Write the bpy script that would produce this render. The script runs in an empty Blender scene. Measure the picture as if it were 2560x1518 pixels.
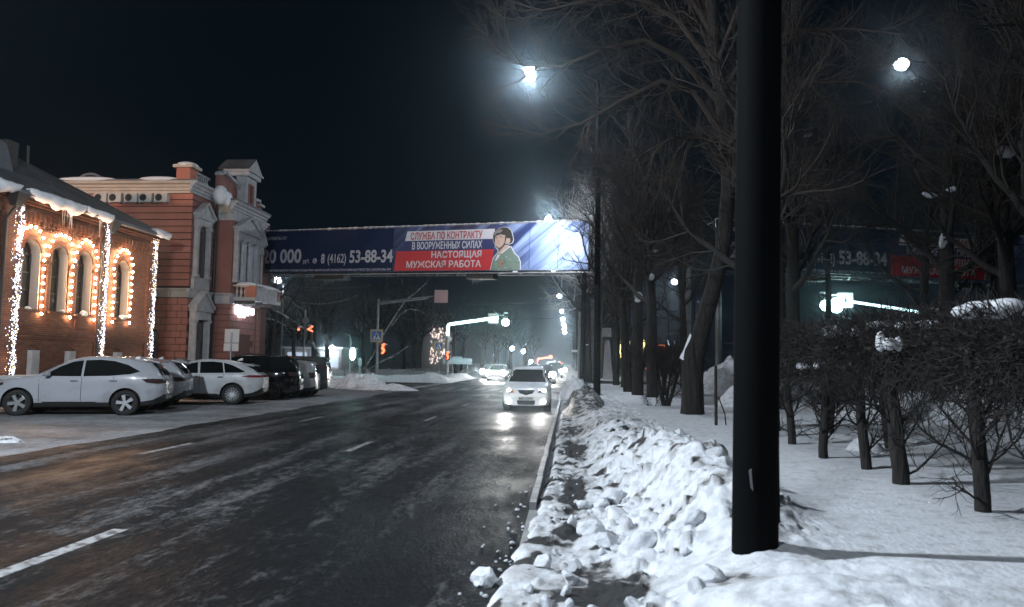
import bpy, bmesh, math, random
import numpy as np
from mathutils import Vector, Matrix
from mathutils.bvhtree import BVHTree
PI = math.pi
R = math.radians
C = bpy.context.scene.collection
scene = bpy.context.scene

# ------------------------------------------------------------------ camera
YAW = math.atan(145 / 1868.0); ROLL = .014
PITCH = math.atan(148 / 1868.0 * math.cos(YAW))
cf = Vector((-math.sin(YAW) * math.cos(PITCH), math.cos(YAW) * math.cos(PITCH), math.sin(PITCH)))
cr0 = Vector((math.cos(YAW), math.sin(YAW), 0)); cu0 = cr0.cross(cf)
cu = cu0 * math.cos(ROLL) - cr0 * math.sin(ROLL); cr = cf.cross(cu)
cam = bpy.data.cameras.new('camera'); camo = bpy.data.objects.new('camera', cam); C.objects.link(camo)
M = Matrix((cr, cu, -cf)).transposed().to_4x4(); M.translation = Vector((0, 0, 1.65)); camo.matrix_world = M
cam.sensor_width = 36; cam.lens = 1868 / 2560 * 36
cam.clip_start = .1; cam.clip_end = 3000
cam.dof.use_dof = True; cam.dof.focus_distance = 26; cam.dof.aperture_fstop = 2.4
scene.camera = camo

# ------------------------------------------------------------------ world: moonless night over a lit city
w = bpy.data.worlds.new('World'); scene.world = w; w.use_nodes = True
nt = w.node_tree; bg = nt.nodes['Background']
tc = nt.nodes.new('ShaderNodeTexCoord'); sx = nt.nodes.new('ShaderNodeSeparateXYZ'); rp = nt.nodes.new('ShaderNodeValToRGB')
nt.links.new(tc.outputs['Generated'], sx.inputs[0]); nt.links.new(sx.outputs['Z'], rp.inputs[0]); nt.links.new(rp.outputs[0], bg.inputs[0])
rp.color_ramp.elements[0].position = 0.0; rp.color_ramp.elements[0].color = (.0065, .0090, .0130, 1)
rp.color_ramp.elements[1].position = .5; rp.color_ramp.elements[1].color = (.0005, .0022, .0042, 1)
e = rp.color_ramp.elements.new(.16); e.color = (.0013, .0038, .0064, 1)
bg.inputs[1].default_value = 1.0
scene.view_settings.view_transform = 'Standard'; scene.view_settings.look = 'None'
scene.view_settings.exposure = 0; scene.view_settings.gamma = 1; scene.view_settings.use_curve_mapping = False
cy = scene.cycles
cy.use_denoising = True; cy.denoising_prefilter = 'ACCURATE'; cy.use_light_tree = True; cy.max_bounces = 6; cy.volume_bounces = 0
cy.diffuse_bounces = 2; cy.glossy_bounces = 3; cy.transparent_max_bounces = 12; cy.sample_clamp_indirect = 3
cy.volume_step_rate = 4; cy.caustics_reflective = False; cy.caustics_refractive = False

COOL = (.80, .90, 1.0); WARM = (1.0, .50, .22)
def lamp(name, loc, power, color=COOL, radius=.25, spot=None, target=None, blend=.6):
    l = bpy.data.lights.new(name, 'SPOT' if spot else 'POINT'); l.energy = power; l.color = color; l.shadow_soft_size = radius
    if spot: l.spot_size = R(spot); l.spot_blend = blend
    o = bpy.data.objects.new(name, l); C.objects.link(o); o.location = loc
    if target: o.rotation_euler = (Vector(target) - Vector(loc)).to_track_quat('-Z', 'Y').to_euler()
    return o
LAMPS = []
# street lamps of the left kerb beside and behind the photographer (their shadows fall to the right in the photograph)
lamp('street_light', (-9.6, 5.3, 8.0), 8800, COOL, .22)
lamp('street_light', (-1.8, -1.5, 14.6), 1900, COOL, .25)
lamp('street_light', (-31.0, 26, 12.5), 1200, COOL, .3)
# warm lantern of the yard that lights the orange side wall
lamp('yard_light', (-27.5, 20, 10.8), 5600, (1, .62, .42), .3)

# ------------------------------------------------------------------ helpers
def link(ob, parent=None):
    C.objects.link(ob)
    if parent is not None: ob.parent = parent
    return ob
def tag(o, label=None, cat=None, group=None, kind=None):
    if label: o['label'] = label
    if cat: o['category'] = cat
    if group: o['group'] = group
    if kind: o['kind'] = kind
    return o
def thing(name, label, cat, loc=(0, 0, 0), rotz=0, group=None):
    o = bpy.data.objects.new(name, None); link(o); o.location = loc; o.rotation_euler = (0, 0, rotz); o.empty_display_size = .2
    return tag(o, label, cat, group)
def copy_tree(o, parent=None):
    c = o.copy(); C.objects.link(c)
    if parent is not None: c.parent = parent
    for ch in KIDS.get(o.name, [x for x in o.children]): copy_tree(ch, c)
    return c
KIDS = {}
class MB:
    def __init__(s): s.v = []; s.f = []; s.m = []; s.cur = 0
    def add(s, vs, fs):
        n = len(s.v); s.v += [tuple(p) for p in vs]; s.f += [tuple(i + n for i in f) for f in fs]; s.m += [s.cur] * len(fs); return s
    def box(s, x0, x1, y0, y1, z0, z1):
        return s.add([(x0,y0,z0),(x1,y0,z0),(x1,y1,z0),(x0,y1,z0),(x0,y0,z1),(x1,y0,z1),(x1,y1,z1),(x0,y1,z1)],
                     [(0,3,2,1),(4,5,6,7),(0,1,5,4),(1,2,6,5),(2,3,7,6),(3,0,4,7)])
    def hexa(s, p):   # 8 points, bottom ring then top ring
        return s.add(p, [(0,3,2,1),(4,5,6,7),(0,1,5,4),(1,2,6,5),(2,3,7,6),(3,0,4,7)])
    def tube(s, p0, p1, r0, r1=None, n=8, caps=True):
        r1 = r0 if r1 is None else r1; p0 = Vector(p0); p1 = Vector(p1); d = (p1 - p0).normalized()
        a = Vector((0,0,1)) if abs(d.z) < .9 else Vector((1,0,0)); u = d.cross(a).normalized(); v = d.cross(u)
        vs = [p0 + (u*math.cos(t) + v*math.sin(t))*r0 for t in [2*PI*i/n for i in range(n)]] + [p1 + (u*math.cos(t) + v*math.sin(t))*r1 for t in [2*PI*i/n for i in range(n)]]
        fs = [(i, n+i, n+(i+1)%n, (i+1)%n) for i in range(n)]
        if caps: fs += [tuple(range(n)), tuple(range(2*n-1, n-1, -1))]
        return s.add(vs, fs)
    def path(s, pts, r, n=6):
        for a, b in zip(pts[:-1], pts[1:]): s.tube(a, b, r, r, n)
        return s
    def prism(s, poly, o, ux, uy, depth):   # polygon in plane (ux,uy) at o, extruded by vector depth
        o = Vector(o); ux = Vector(ux); uy = Vector(uy); depth = Vector(depth); n = len(poly)
        a = [o + ux*p[0] + uy*p[1] for p in poly]; b = [p + depth for p in a]
        return s.add(a + b, [tuple(range(n)), tuple(range(2*n-1, n-1, -1))] + [(i, n+i, n+(i+1)%n, (i+1)%n) for i in range(n)])
    def lathe(s, prof, n=16, c=(0,0,0), axis='z'):
        vs = []; k = len(prof)
        for i in range(n):
            t = 2*PI*i/n
            for (r, h) in prof:
                q = (r*math.cos(t), r*math.sin(t), h) if axis == 'z' else (r*math.cos(t), h, r*math.sin(t))
                vs.append((q[0]+c[0], q[1]+c[1], q[2]+c[2]))
        fs = [(i*k+j, ((i+1)%n)*k+j, ((i+1)%n)*k+j+1, i*k+j+1) for i in range(n) for j in range(k-1)]
        return s.add(vs, fs)
    def ball(s, c, r, seg=8, rings=5, sq=(1,1,1)):
        prof = [(math.sin(PI*j/rings)*r, math.cos(PI*j/rings)*r) for j in range(rings+1)]
        n0 = len(s.v); s.lathe(prof, seg)
        for i in range(n0, len(s.v)): x,y,z = s.v[i]; s.v[i] = (x*sq[0]+c[0], y*sq[1]+c[1], z*sq[2]+c[2])
        return s
    def mesh(s, name, mats, smooth=False):
        me = bpy.data.meshes.new(name); me.from_pydata(s.v, [], s.f)
        for m in (mats if isinstance(mats, (list, tuple)) else [mats]): me.materials.append(m)
        me.polygons.foreach_set('material_index', s.m)
        if smooth: me.polygons.foreach_set('use_smooth', [True]*len(s.f))
        me.update(); return me
    def build(s, name, mats, parent=None, smooth=False, recalc=False):
        me = s.mesh(name, mats, smooth)
        if recalc:
            bm = bmesh.new(); bm.from_mesh(me); bmesh.ops.recalc_face_normals(bm, faces=bm.faces); bm.to_mesh(me); bm.free()
        return link(bpy.data.objects.new(name, me), parent)
def inst(name, me, parent=None, loc=None, rot=None, scale=None):
    o = bpy.data.objects.new(name, me); link(o, parent)
    if loc is not None: o.location = loc
    if rot is not None: o.rotation_euler = rot
    if scale is not None: o.scale = scale
    return o
def bevel(o, wd=.01, seg=2):
    m = o.modifiers.new('bevel', 'BEVEL'); m.width = wd; m.segments = seg; m.limit_method = 'ANGLE'; return o
def boolean(o, cutters):
    for c in cutters:
        m = o.modifiers.new('cut', 'BOOLEAN'); m.operation = 'DIFFERENCE'; m.object = c; m.solver = 'EXACT'
    dg = bpy.context.evaluated_depsgraph_get(); me = bpy.data.meshes.new_from_object(o.evaluated_get(dg))
    o.modifiers.clear(); o.data = me
    for c in cutters: bpy.data.objects.remove(c)
    return o

# ------------------------------------------------------------------ materials
def mat(name, col, rough=.6, metal=0, col2=None, nscale=4, ndetail=4, bump=0, bscale=None, stretch=None, coat=0, spec=None, rough2=None, ramp=(.35,.65), coords='Object'):
    m = bpy.data.materials.new(name); m.use_nodes = True; t = m.node_tree; N = t.nodes; L = t.links; b = N['Principled BSDF']
    b.inputs['Base Color'].default_value = (*col, 1); b.inputs['Roughness'].default_value = rough; b.inputs['Metallic'].default_value = metal
    if coat: b.inputs['Coat Weight'].default_value = coat; b.inputs['Coat Roughness'].default_value = .04
    if spec is not None: b.inputs['Specular IOR Level'].default_value = spec
    if col2 or bump or rough2 is not None:
        tcn = N.new('ShaderNodeTexCoord'); mp = N.new('ShaderNodeMapping'); L.new(tcn.outputs[coords], mp.inputs[0])
        if stretch: mp.inputs['Scale'].default_value = stretch
    if col2 or rough2 is not None:
        n = N.new('ShaderNodeTexNoise'); n.inputs['Scale'].default_value = nscale; n.inputs['Detail'].default_value = ndetail; L.new(mp.outputs[0], n.inputs[0])
        mr = N.new('ShaderNodeMapRange'); mr.inputs[1].default_value = ramp[0]; mr.inputs[2].default_value = ramp[1]; L.new(n.outputs[0], mr.inputs[0])
        if col2:
            mx = N.new('ShaderNodeMix'); mx.data_type = 'RGBA'; mx.inputs[6].default_value = (*col, 1); mx.inputs[7].default_value = (*col2, 1)
            L.new(mr.outputs[0], mx.inputs[0]); L.new(mx.outputs[2], b.inputs['Base Color'])
        if rough2 is not None:
            m2 = N.new('ShaderNodeMapRange'); m2.inputs[3].default_value = rough; m2.inputs[4].default_value = rough2; L.new(mr.outputs[0], m2.inputs[0]); L.new(m2.outputs[0], b.inputs['Roughness'])
    if bump:
        n = N.new('ShaderNodeTexNoise'); n.inputs['Scale'].default_value = bscale or nscale*3; n.inputs['Detail'].default_value = 5; L.new(mp.outputs[0], n.inputs[0])
        bp = N.new('ShaderNodeBump'); bp.inputs['Strength'].default_value = bump; bp.inputs['Distance'].default_value = .03; L.new(n.outputs[0], bp.inputs['Height']); L.new(bp.outputs[0], b.inputs['Normal'])
    return m
def emat(name, col, s, sample=True):
    m = bpy.data.materials.new(name); m.use_nodes = True; b = m.node_tree.nodes['Principled BSDF']
    b.inputs['Base Color'].default_value = (*[min(1, c)*.5 for c in col], 1); b.inputs['Emission Color'].default_value = (*col, 1); b.inputs['Emission Strength'].default_value = s
    if not sample: m.cycles.emission_sampling = 'NONE'
    return m
MT = dict(
 snow=mat('snow', (.80,.82,.86), .75, col2=(.66,.68,.72), nscale=1.5, bump=.35, bscale=9),
 snow_cap=mat('snow_cap', (.80,.81,.84), .7, bump=.3, bscale=6),
 bark=mat('bark', (.028,.024,.021), .9, col2=(.010,.009,.008), nscale=5, bump=1.0, bscale=7, stretch=(4,4,.6)),
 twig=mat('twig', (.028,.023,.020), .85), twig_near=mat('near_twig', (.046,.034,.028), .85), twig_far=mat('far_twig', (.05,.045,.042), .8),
 hedge_twig=mat('hedge_twig', (.016,.013,.012), .85),
 leaf=mat('dry_leaf', (.036,.027,.022), .85),
 pole_black=mat('painted_pole', (.004,.0045,.005), .75, bump=.08, bscale=60, spec=.05),
 pole_grey=mat('galvanised_steel', (.34,.35,.36), .5, metal=.6, col2=(.22,.23,.24), nscale=3),
 concrete=mat('concrete', (.34,.34,.33), .8, col2=(.24,.24,.24), nscale=3, bump=.2),
 plastic=mat('black_plastic', (.016,.016,.017), .5),
 rubber=mat('rubber', (.014,.014,.014), .8, bump=.2, bscale=30),
 chrome=mat('chrome', (.75,.75,.77), .15, metal=1),
 alloy=mat('alloy', (.62,.63,.65), .3, metal=.9),
 alloy_dark=mat('dark_alloy', (.10,.10,.11), .35, metal=.9),
 glass=mat('tinted_glass', (.006,.008,.009), .06, spec=.6),
 lampglass=mat('lamp_glass', (.05,.03,.03), .1, spec=.8),
 redlens=mat('red_lens', (.16,.012,.018), .12),
 orange_lens=mat('orange_lens', (.7,.22,.03), .2),
 plate=mat('number_plate', (.45,.46,.44), .4),
 ink=mat('plate_ink', (.02,.02,.02), .6),
 w_trim=mat('white_stucco', (.46,.46,.47), .8, col2=(.34,.34,.35), nscale=3, bump=.15),
 cream=mat('cream_stucco', (.62,.52,.42), .8, col2=(.50,.42,.34), nscale=2, bump=.15),
 orange=mat('terracotta_stucco', (.54,.20,.135), .85, col2=(.45,.165,.11), nscale=1.3, bump=.2, bscale=14),
 brown=mat('brown_red_stucco', (.26,.115,.095), .85, col2=(.21,.095,.08), nscale=1.3, bump=.2, bscale=14),
 joint=mat('dark_joint', (.085,.030,.022), .9),
 roof=mat('dark_sheet_roof', (.075,.08,.09), .6, col2=(.15,.16,.18), nscale=1.1),
 pane=mat('window_pane', (.045,.047,.05), .10, spec=.7),
 frame_dark=mat('dark_frame', (.03,.027,.025), .6),
 reveal=mat('plastered_reveal', (.42,.37,.33), .8),
 ac=mat('appliance_casing', (.50,.48,.44), .5), grille=mat('fan_grille', (.03,.03,.03), .6),
 iron=mat('wrought_iron', (.025,.022,.02), .6),
 icicle=mat('icicle', (.75,.72,.68), .15),
 led_white=emat('led_white', (.72,.80,1.0), 5, False), led_warm=emat('led_warm', (1.0,.66,.30), 4.5, False),
 bulb=emat('warm_bulb', (1.0,.60,.34), 150), bulbcore=None,
 lamp_on=emat('street_lamp_lens', (.86,.94,1.0), 160, False),
 head_on=emat('headlight_on', (1.0,.98,.94), 22, False), head_far=emat('far_headlight', (1,.97,.92), 60, False),
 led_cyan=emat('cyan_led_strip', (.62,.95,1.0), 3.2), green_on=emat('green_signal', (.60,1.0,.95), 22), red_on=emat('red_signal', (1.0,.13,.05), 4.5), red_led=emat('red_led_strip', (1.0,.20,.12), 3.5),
 sign_white=emat('lit_sign', (.93,.92,1.0), 7), yellow_led=emat('yellow_led', (1.0,.72,.25), 6, False),
 lit_pane=mat('bright_pane', (.60,.68,.80), .3),
 lit_front=emat('lit_wall', (.72,.83,1.0), .55), gold_front=emat('lit_garland', (1.0,.80,.72), 1.6),
 orange_lit=emat('orange_sign', (1.0,.25,.10), 1.3),
 sign_back=mat('sign_back', (.60,.52,.48), .5), sign_pink=mat('sign_back_pink', (.42,.27,.26), .6),
 s_blue=mat('sign_blue', (.05,.12,.42), .4), s_white=mat('sign_face', (.72,.74,.76), .4), s_yellow=mat('sign_border', (.46,.40,.22), .5), s_black=mat('sign_black', (.02,.02,.02), .6),
 info=mat('pale_board', (.42,.58,.62), .5),
)

def snow_bank_mat():
    m = bpy.data.materials.new('ploughed_snow'); m.use_nodes = True; t = m.node_tree; N = t.nodes; L = t.links; b = N['Principled BSDF']
    b.inputs['Roughness'].default_value = .7
    g = N.new('ShaderNodeNewGeometry'); sp = N.new('ShaderNodeSeparateXYZ'); L.new(g.outputs['Position'], sp.inputs[0])
    at = N.new('ShaderNodeAttribute'); at.attribute_name = 'dirt'
    n = N.new('ShaderNodeTexNoise'); n.inputs['Scale'].default_value = 7; n.inputs['Detail'].default_value = 7; L.new(g.outputs['Position'], n.inputs[0])
    a = N.new('ShaderNodeMath'); a.operation = 'ADD'; L.new(at.outputs['Fac'], a.inputs[0]); L.new(n.outputs[0], a.inputs[1])
    mr = N.new('ShaderNodeMapRange'); mr.inputs[1].default_value = .98; mr.inputs[2].default_value = 1.12; L.new(a.outputs[0], mr.inputs[0])
    mx = N.new('ShaderNodeMix'); mx.data_type = 'RGBA'; mx.inputs[6].default_value = (.80,.82,.86,1); mx.inputs[7].default_value = (.035,.034,.034,1); L.new(mr.outputs[0], mx.inputs[0])
    mr2 = N.new('ShaderNodeMapRange'); mr2.inputs[1].default_value = .62; mr2.inputs[2].default_value = 1.02; mr2.inputs[4].default_value = .72; L.new(a.outputs[0], mr2.inputs[0])
    mx2 = N.new('ShaderNodeMix'); mx2.data_type = 'RGBA'; mx2.inputs[7].default_value = (.24,.225,.21,1); L.new(mr2.outputs[0], mx2.inputs[0]); L.new(mx.outputs[2], mx2.inputs[6]); mx2.inputs[6].default_value = (.8,.82,.86,1)
    mx3 = N.new('ShaderNodeMix'); mx3.data_type = 'RGBA'; L.new(mr.outputs[0], mx3.inputs[0]); L.new(mx2.outputs[2], mx3.inputs[6]); mx3.inputs[7].default_value = (.03,.03,.031,1)
    L.new(mx3.outputs[2], b.inputs['Base Color'])
    n2 = N.new('ShaderNodeTexNoise'); n2.inputs['Scale'].default_value = 22; n2.inputs['Detail'].default_value = 6; L.new(g.outputs['Position'], n2.inputs[0])
    bp = N.new('ShaderNodeBump'); bp.inputs['Strength'].default_value = .45; bp.inputs['Distance'].default_value = .03; L.new(n2.outputs[0], bp.inputs['Height']); L.new(bp.outputs[0], b.inputs['Normal'])
    return m
MT['bank'] = snow_bank_mat()

def road_mat(name, dark, ice, lo, hi, rdark, rice, sc=(1.1, .10, 1), fine=True):
    m = bpy.data.materials.new(name); m.use_nodes = True; t = m.node_tree; N = t.nodes; L = t.links; b = N['Principled BSDF']
    g = N.new('ShaderNodeNewGeometry')
    def noise(scale, stretch, detail=6, rough=.6):
        mp = N.new('ShaderNodeMapping'); mp.inputs['Scale'].default_value = stretch; mp.inputs['Rotation'].default_value = (0, 0, R(1.5)); L.new(g.outputs['Position'], mp.inputs[0])
        n = N.new('ShaderNodeTexNoise'); n.inputs['Scale'].default_value = scale; n.inputs['Detail'].default_value = detail; n.inputs['Roughness'].default_value = rough; L.new(mp.outputs[0], n.inputs[0]); return n.outputs[0]
    def mth(op, a, c):
        x = N.new('ShaderNodeMath'); x.operation = op
        for i, q in enumerate((a, c)):
            if isinstance(q, (int, float)): x.inputs[i].default_value = q
            else: L.new(q, x.inputs[i])
        return x.outputs[0]
    tracks = noise(1.6, sc, 5, .55); patch = noise(1.0, (.5, .22, 1), 6, .65); fin = noise(9, (1, .35, 1), 6, .7)
    grain = noise(26, (1, .45, 1), 4, .75)
    v = mth('ADD', mth('MULTIPLY', tracks, .38), mth('ADD', mth('MULTIPLY', patch, .28), mth('ADD', mth('MULTIPLY', fin, .36), mth('MULTIPLY', grain, .24))))
    if name == 'icy_asphalt':   # worn bare near the junction of the lanes in front, more ice further on
        spx = N.new('ShaderNodeSeparateXYZ'); L.new(g.outputs['Position'], spx.inputs[0])
        yr = N.new('ShaderNodeMapRange'); yr.inputs[1].default_value = 5; yr.inputs[2].default_value = 26; yr.inputs[3].default_value = -.03; yr.inputs[4].default_value = .055; L.new(spx.outputs[1], yr.inputs[0]); v = mth('ADD', v, yr.outputs[0])
        b.inputs['Specular IOR Level'].default_value = .045
    mr = N.new('ShaderNodeMapRange'); mr.inputs[1].default_value = lo; mr.inputs[2].default_value = hi; L.new(v, mr.inputs[0])
    mx = N.new('ShaderNodeMix'); mx.data_type = 'RGBA'; mx.inputs[6].default_value = (*dark, 1); mx.inputs[7].default_value = (*ice, 1); L.new(mr.outputs[0], mx.inputs[0]); L.new(mx.outputs[2], b.inputs['Base Color'])
    rr = N.new('ShaderNodeMapRange'); rr.inputs[1].default_value = .40; rr.inputs[2].default_value = .62; rr.inputs[3].default_value = rdark; rr.inputs[4].default_value = rice; L.new(patch, rr.inputs[0]); L.new(rr.outputs[0], b.inputs['Roughness'])
    f2 = noise(30, (1, .5, 1), 4, .6); bb = mth('ADD', mth('MULTIPLY', f2, .5), mth('MULTIPLY', fin, .9))
    bp = N.new('ShaderNodeBump'); bp.inputs['Strength'].default_value = .8; bp.inputs['Distance'].default_value = .02; L.new(bb, bp.inputs['Height']); L.new(bp.outputs[0], b.inputs['Normal'])
    return m
MT['road'] = road_mat('icy_asphalt', (.009,.010,.011), (.125,.125,.127), .625, .775, .34, .70)
MT['lot'] = road_mat('packed_snow', (.09,.09,.093), (.36,.37,.385), .54, .76, .55, .8, (.35, .5, 1))
MT['paint'] = mat('worn_road_paint', (.27,.275,.28), .6, col2=(.05,.05,.05), nscale=9, ramp=(.46,.62))

def brick_mat():
    m = bpy.data.materials.new('old_red_brick'); m.use_nodes = True; t = m.node_tree; N = t.nodes; L = t.links; b = N['Principled BSDF']
    g = N.new('ShaderNodeNewGeometry'); sp = N.new('ShaderNodeSeparateXYZ'); L.new(g.outputs['Position'], sp.inputs[0])
    ad = N.new('ShaderNodeMath'); ad.operation = 'ADD'; L.new(sp.outputs[0], ad.inputs[0]); L.new(sp.outputs[1], ad.inputs[1])
    cb = N.new('ShaderNodeCombineXYZ'); L.new(ad.outputs[0], cb.inputs[0]); L.new(sp.outputs[2], cb.inputs[1])
    br = N.new('ShaderNodeTexBrick'); L.new(cb.outputs[0], br.inputs[0]); br.inputs['Scale'].default_value = 1; br.inputs['Brick Width'].default_value = .26; br.inputs['Row Height'].default_value = .078; br.inputs['Mortar Size'].default_value = .008
    br.inputs['Color1'].default_value = (.32,.115,.058,1); br.inputs['Color2'].default_value = (.21,.072,.038,1); br.inputs['Mortar'].default_value = (.06,.04,.032,1)
    n = N.new('ShaderNodeTexNoise'); n.inputs['Scale'].default_value = 2.2; n.inputs['Detail'].default_value = 5; L.new(g.outputs['Position'], n.inputs[0])
    mx = N.new('ShaderNodeMix'); mx.data_type = 'RGBA'; mx.blend_type = 'MULTIPLY'; mx.inputs[0].default_value = .6; L.new(br.outputs[0], mx.inputs[6]); L.new(n.outputs[0], mx.inputs[7]); L.new(mx.outputs[2], b.inputs['Base Color'])
    bp = N.new('ShaderNodeBump'); bp.inputs['Strength'].default_value = .8; bp.inputs['Distance'].default_value = .012; bp.invert = True; L.new(br.outputs['Fac'], bp.inputs['Height']); L.new(bp.outputs[0], b.inputs['Normal']); b.inputs['Roughness'].default_value = .85
    return m
MT['brick'] = brick_mat()
def paint_mat(name, col, metal=.0, rough=.28, coat=.8):
    return mat(name, col, rough, metal=metal, coat=coat, spec=.5, col2=tuple(c*.62+.008 for c in col), nscale=1.7, ndetail=7, ramp=(.46,.74), rough2=rough+.18)

# ------------------------------------------------------------------ value noise
def _h(ix, iy, s):
    v = np.sin(ix * 127.1 + iy * 311.7 + s * 74.7) * 43758.5453; return v - np.floor(v)
def vn(x, y, s=0):
    x = np.asarray(x, float); y = np.asarray(y, float); ix = np.floor(x); iy = np.floor(y); fx = x - ix; fy = y - iy
    fx = fx*fx*(3-2*fx); fy = fy*fy*(3-2*fy)
    return (_h(ix,iy,s)*(1-fx)+_h(ix+1,iy,s)*fx)*(1-fy) + (_h(ix,iy+1,s)*(1-fx)+_h(ix+1,iy+1,s)*fx)*fy
def fbm(x, y, o=4, s=0):
    r = 0; a = .5; f = 1
    for i in range(o): r = r + a*(vn(np.asarray(x)*f, np.asarray(y)*f, s+i*7) - .5); a *= .5; f *= 2.03
    return r
def sm(a, b, x): t = np.clip((x-a)/(b-a), 0, 1); return t*t*(3-2*t)
def grid_mesh(name, xs, ys, zf, mats, dirt=None, parent=None):
    X, Y = np.meshgrid(xs, ys); Z = zf(X, Y); nx, ny = len(xs), len(ys)
    V = np.stack([X, Y, Z], -1).reshape(-1, 3)
    i = (np.arange(ny-1)[:,None]*nx + np.arange(nx-1)[None,:]).ravel(); F = np.stack([i, i+1, i+nx+1, i+nx], -1)
    me = bpy.data.meshes.new(name); me.vertices.add(len(V)); me.vertices.foreach_set('co', V.ravel())
    me.loops.add(F.size); me.loops.foreach_set('vertex_index', F.ravel().astype(np.int32)); me.polygons.add(len(F))
    me.polygons.foreach_set('loop_start', np.arange(0, F.size, 4, dtype=np.int32)); me.polygons.foreach_set('use_smooth', np.ones(len(F), bool))
    me.materials.append(mats); me.update()
    if dirt is not None:
        at = me.attributes.new('dirt', 'FLOAT', 'POINT'); at.data.foreach_set('value', dirt(X, Y, Z).ravel().astype(np.float32))
    return link(bpy.data.objects.new(name, me), parent)

# ------------------------------------------------------------------ ground, road, lot
def sheet(name, x0, x1, y0, y1, z, m, parent=None):
    return MB().add([(x0,y0,z),(x1,y0,z),(x1,y1,z),(x0,y1,z)], [(0,1,2,3)]).build(name, m, parent)
tag(sheet('ground', -700, 700, -250, 900, -.03, MT['snow']), 'snow covered ground of the whole town', kind='structure')
_lot = MB(); _ys = [-40, 0] + [5+.35*i for i in range(152)]
_lv = []
for _y in _ys: _e = -9.15 + .55*float(fbm(_y*.55, 3.3, 4, 71)) + .25*float(fbm(_y*2.6, 1.3, 3, 75)); _lv += [(-70, _y, .012), (_e, _y, .012)]
_lot.add(_lv, [(2*i, 2*i+1, 2*i+3, 2*i+2) for i in range(len(_ys)-1)])
tag(_lot.build('parking_lot', MT['lot']), 'packed snow parking lot in front of the brick building', kind='structure')
tag(sheet('side_road', -120, -9.9, 45.5, 57, .016, MT['road']), 'crossing side street by the traffic lights', kind='structure')
road = tag(sheet('road', -9.9, -.40, -40, 600, .004, MT['road']), 'dark icy asphalt road with worn lane dashes', kind='structure')
tag(sheet('far_road', 18.5, 27, -10, 300, .004, MT['road']), 'second carriageway beyond the park', kind='structure')
tag(sheet('cross_road', -.4, 18.5, 47, 55.5, .34, MT['road']), 'cross street between the park blocks', kind='structure')
dash = []
def dashm(x, y, l, wd=.13):
    d = MB().add([(x-wd/2,y,.008),(x+wd/2,y,.008),(x+wd/2,y+l,.008),(x-wd/2,y+l,.008)], [(0,1,2,3)]).build('lane_dash', MT['paint'], road)
for k in range(16): dashm(-7.28 + min(k,3)*.14, 12.4 + k*7.2, 1.75)
dashm(-4.27, 3.2, 3.8, .15)
for k in range(14): dashm(-4.0 + .03*k, 13.4 + k*7.2, 1.7)
for k in range(9): MB().add([(-8.4+k*.92,43.6,.008),(-7.9+k*.92,43.6,.008),(-7.9+k*.92,47,.008),(-8.4+k*.92,47,.008)], [(0,1,2,3)]).build('crosswalk_stripe', MT['paint'], road)

# kerb: granite stones end to end
kerb = MB().box(-.43, -.33, -8, 420, -.05, .03).build('kerb', MT['concrete']); tag(kerb, 'low kerb bed under the stones', kind='structure')
MT['kerbstone'] = mat('wet_kerbstone', (.26,.26,.27), .4, col2=(.09,.09,.09), nscale=3)
ks = MB().box(-.045, .03, 0, .993, -.04, .115).mesh('kerbstone', MT['kerbstone'])
rng = random.Random(3)
for k in range(52):
    y = 8.4 + k*1.0; xx = -.38 - (.006*max(0, 8-y)**2 if y < 8 else 0)
    inst('kerbstone', ks, kerb, (xx + rng.uniform(-.006,.006), y, rng.uniform(-.006,.006)), (0,0,rng.uniform(-.004,.004)))
MB().box(-.43, -.33, 60.5, 420, .03, .14).build('kerbstone', MT['kerbstone'], kerb)

# ------------------------------------------------------------------ snow terrain right of the road
rs = np.random.RandomState(5)
LX = rs.uniform(-.55, 1.9, 4200); LY = 2.2 * np.exp(rs.uniform(0, math.log(17/2.2), 4200)); LR = rs.gamma(1.5, .022, 4200) + .016; LR = np.minimum(LR, .13)
keep = (rs.rand(4200) < np.where(LX < .35, .35, .8)) & ~((LX > 1.25) & (rs.rand(4200) < .8)) & ~((LX > .62) & (LY < 5.6)); LX, LY, LR = LX[keep], LY[keep], LR[keep]
LR = LR*np.where(LX < .45, .62, 1.0)*np.interp(LY, [2,4,7], [.55,.7,1])
def ridge_x(Y): return np.interp(Y, [2,3.5,5,6.5,8,10,12,16,25,60], [1.2,1.0,.95,1.25,1.28,1.18,.85,.8,.62,.6])
def ridge_h(Y): return np.interp(Y, [2,3,4.0,4.8,5.5,6.5,8,10,12,14,17,25,60,400], [.30,.26,.12,.04,.06,.40,.48,.42,.28,.20,.22,.16,.2,.2])
def edge_x(Y): return np.interp(Y, [2,4,5.5,7,9,10.5,400], [-.74,-.66,-.56,-.46,-.40,-.34,-.34]) + .20*fbm(np.asarray(Y)*3.1, 0*np.asarray(Y)+.5, 3, 15)*sm(11, 8, np.asarray(Y))
PATCH = ((.06,9.3,.15,1.2),(.22,5.15,.33,.24),(.10,4.0,.30,.14),(.02,7.0,.22,.18),(.1,13.5,.22,1.3),(.35,4.55,.2,.12),(.2,3.3,.3,.09))
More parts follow.
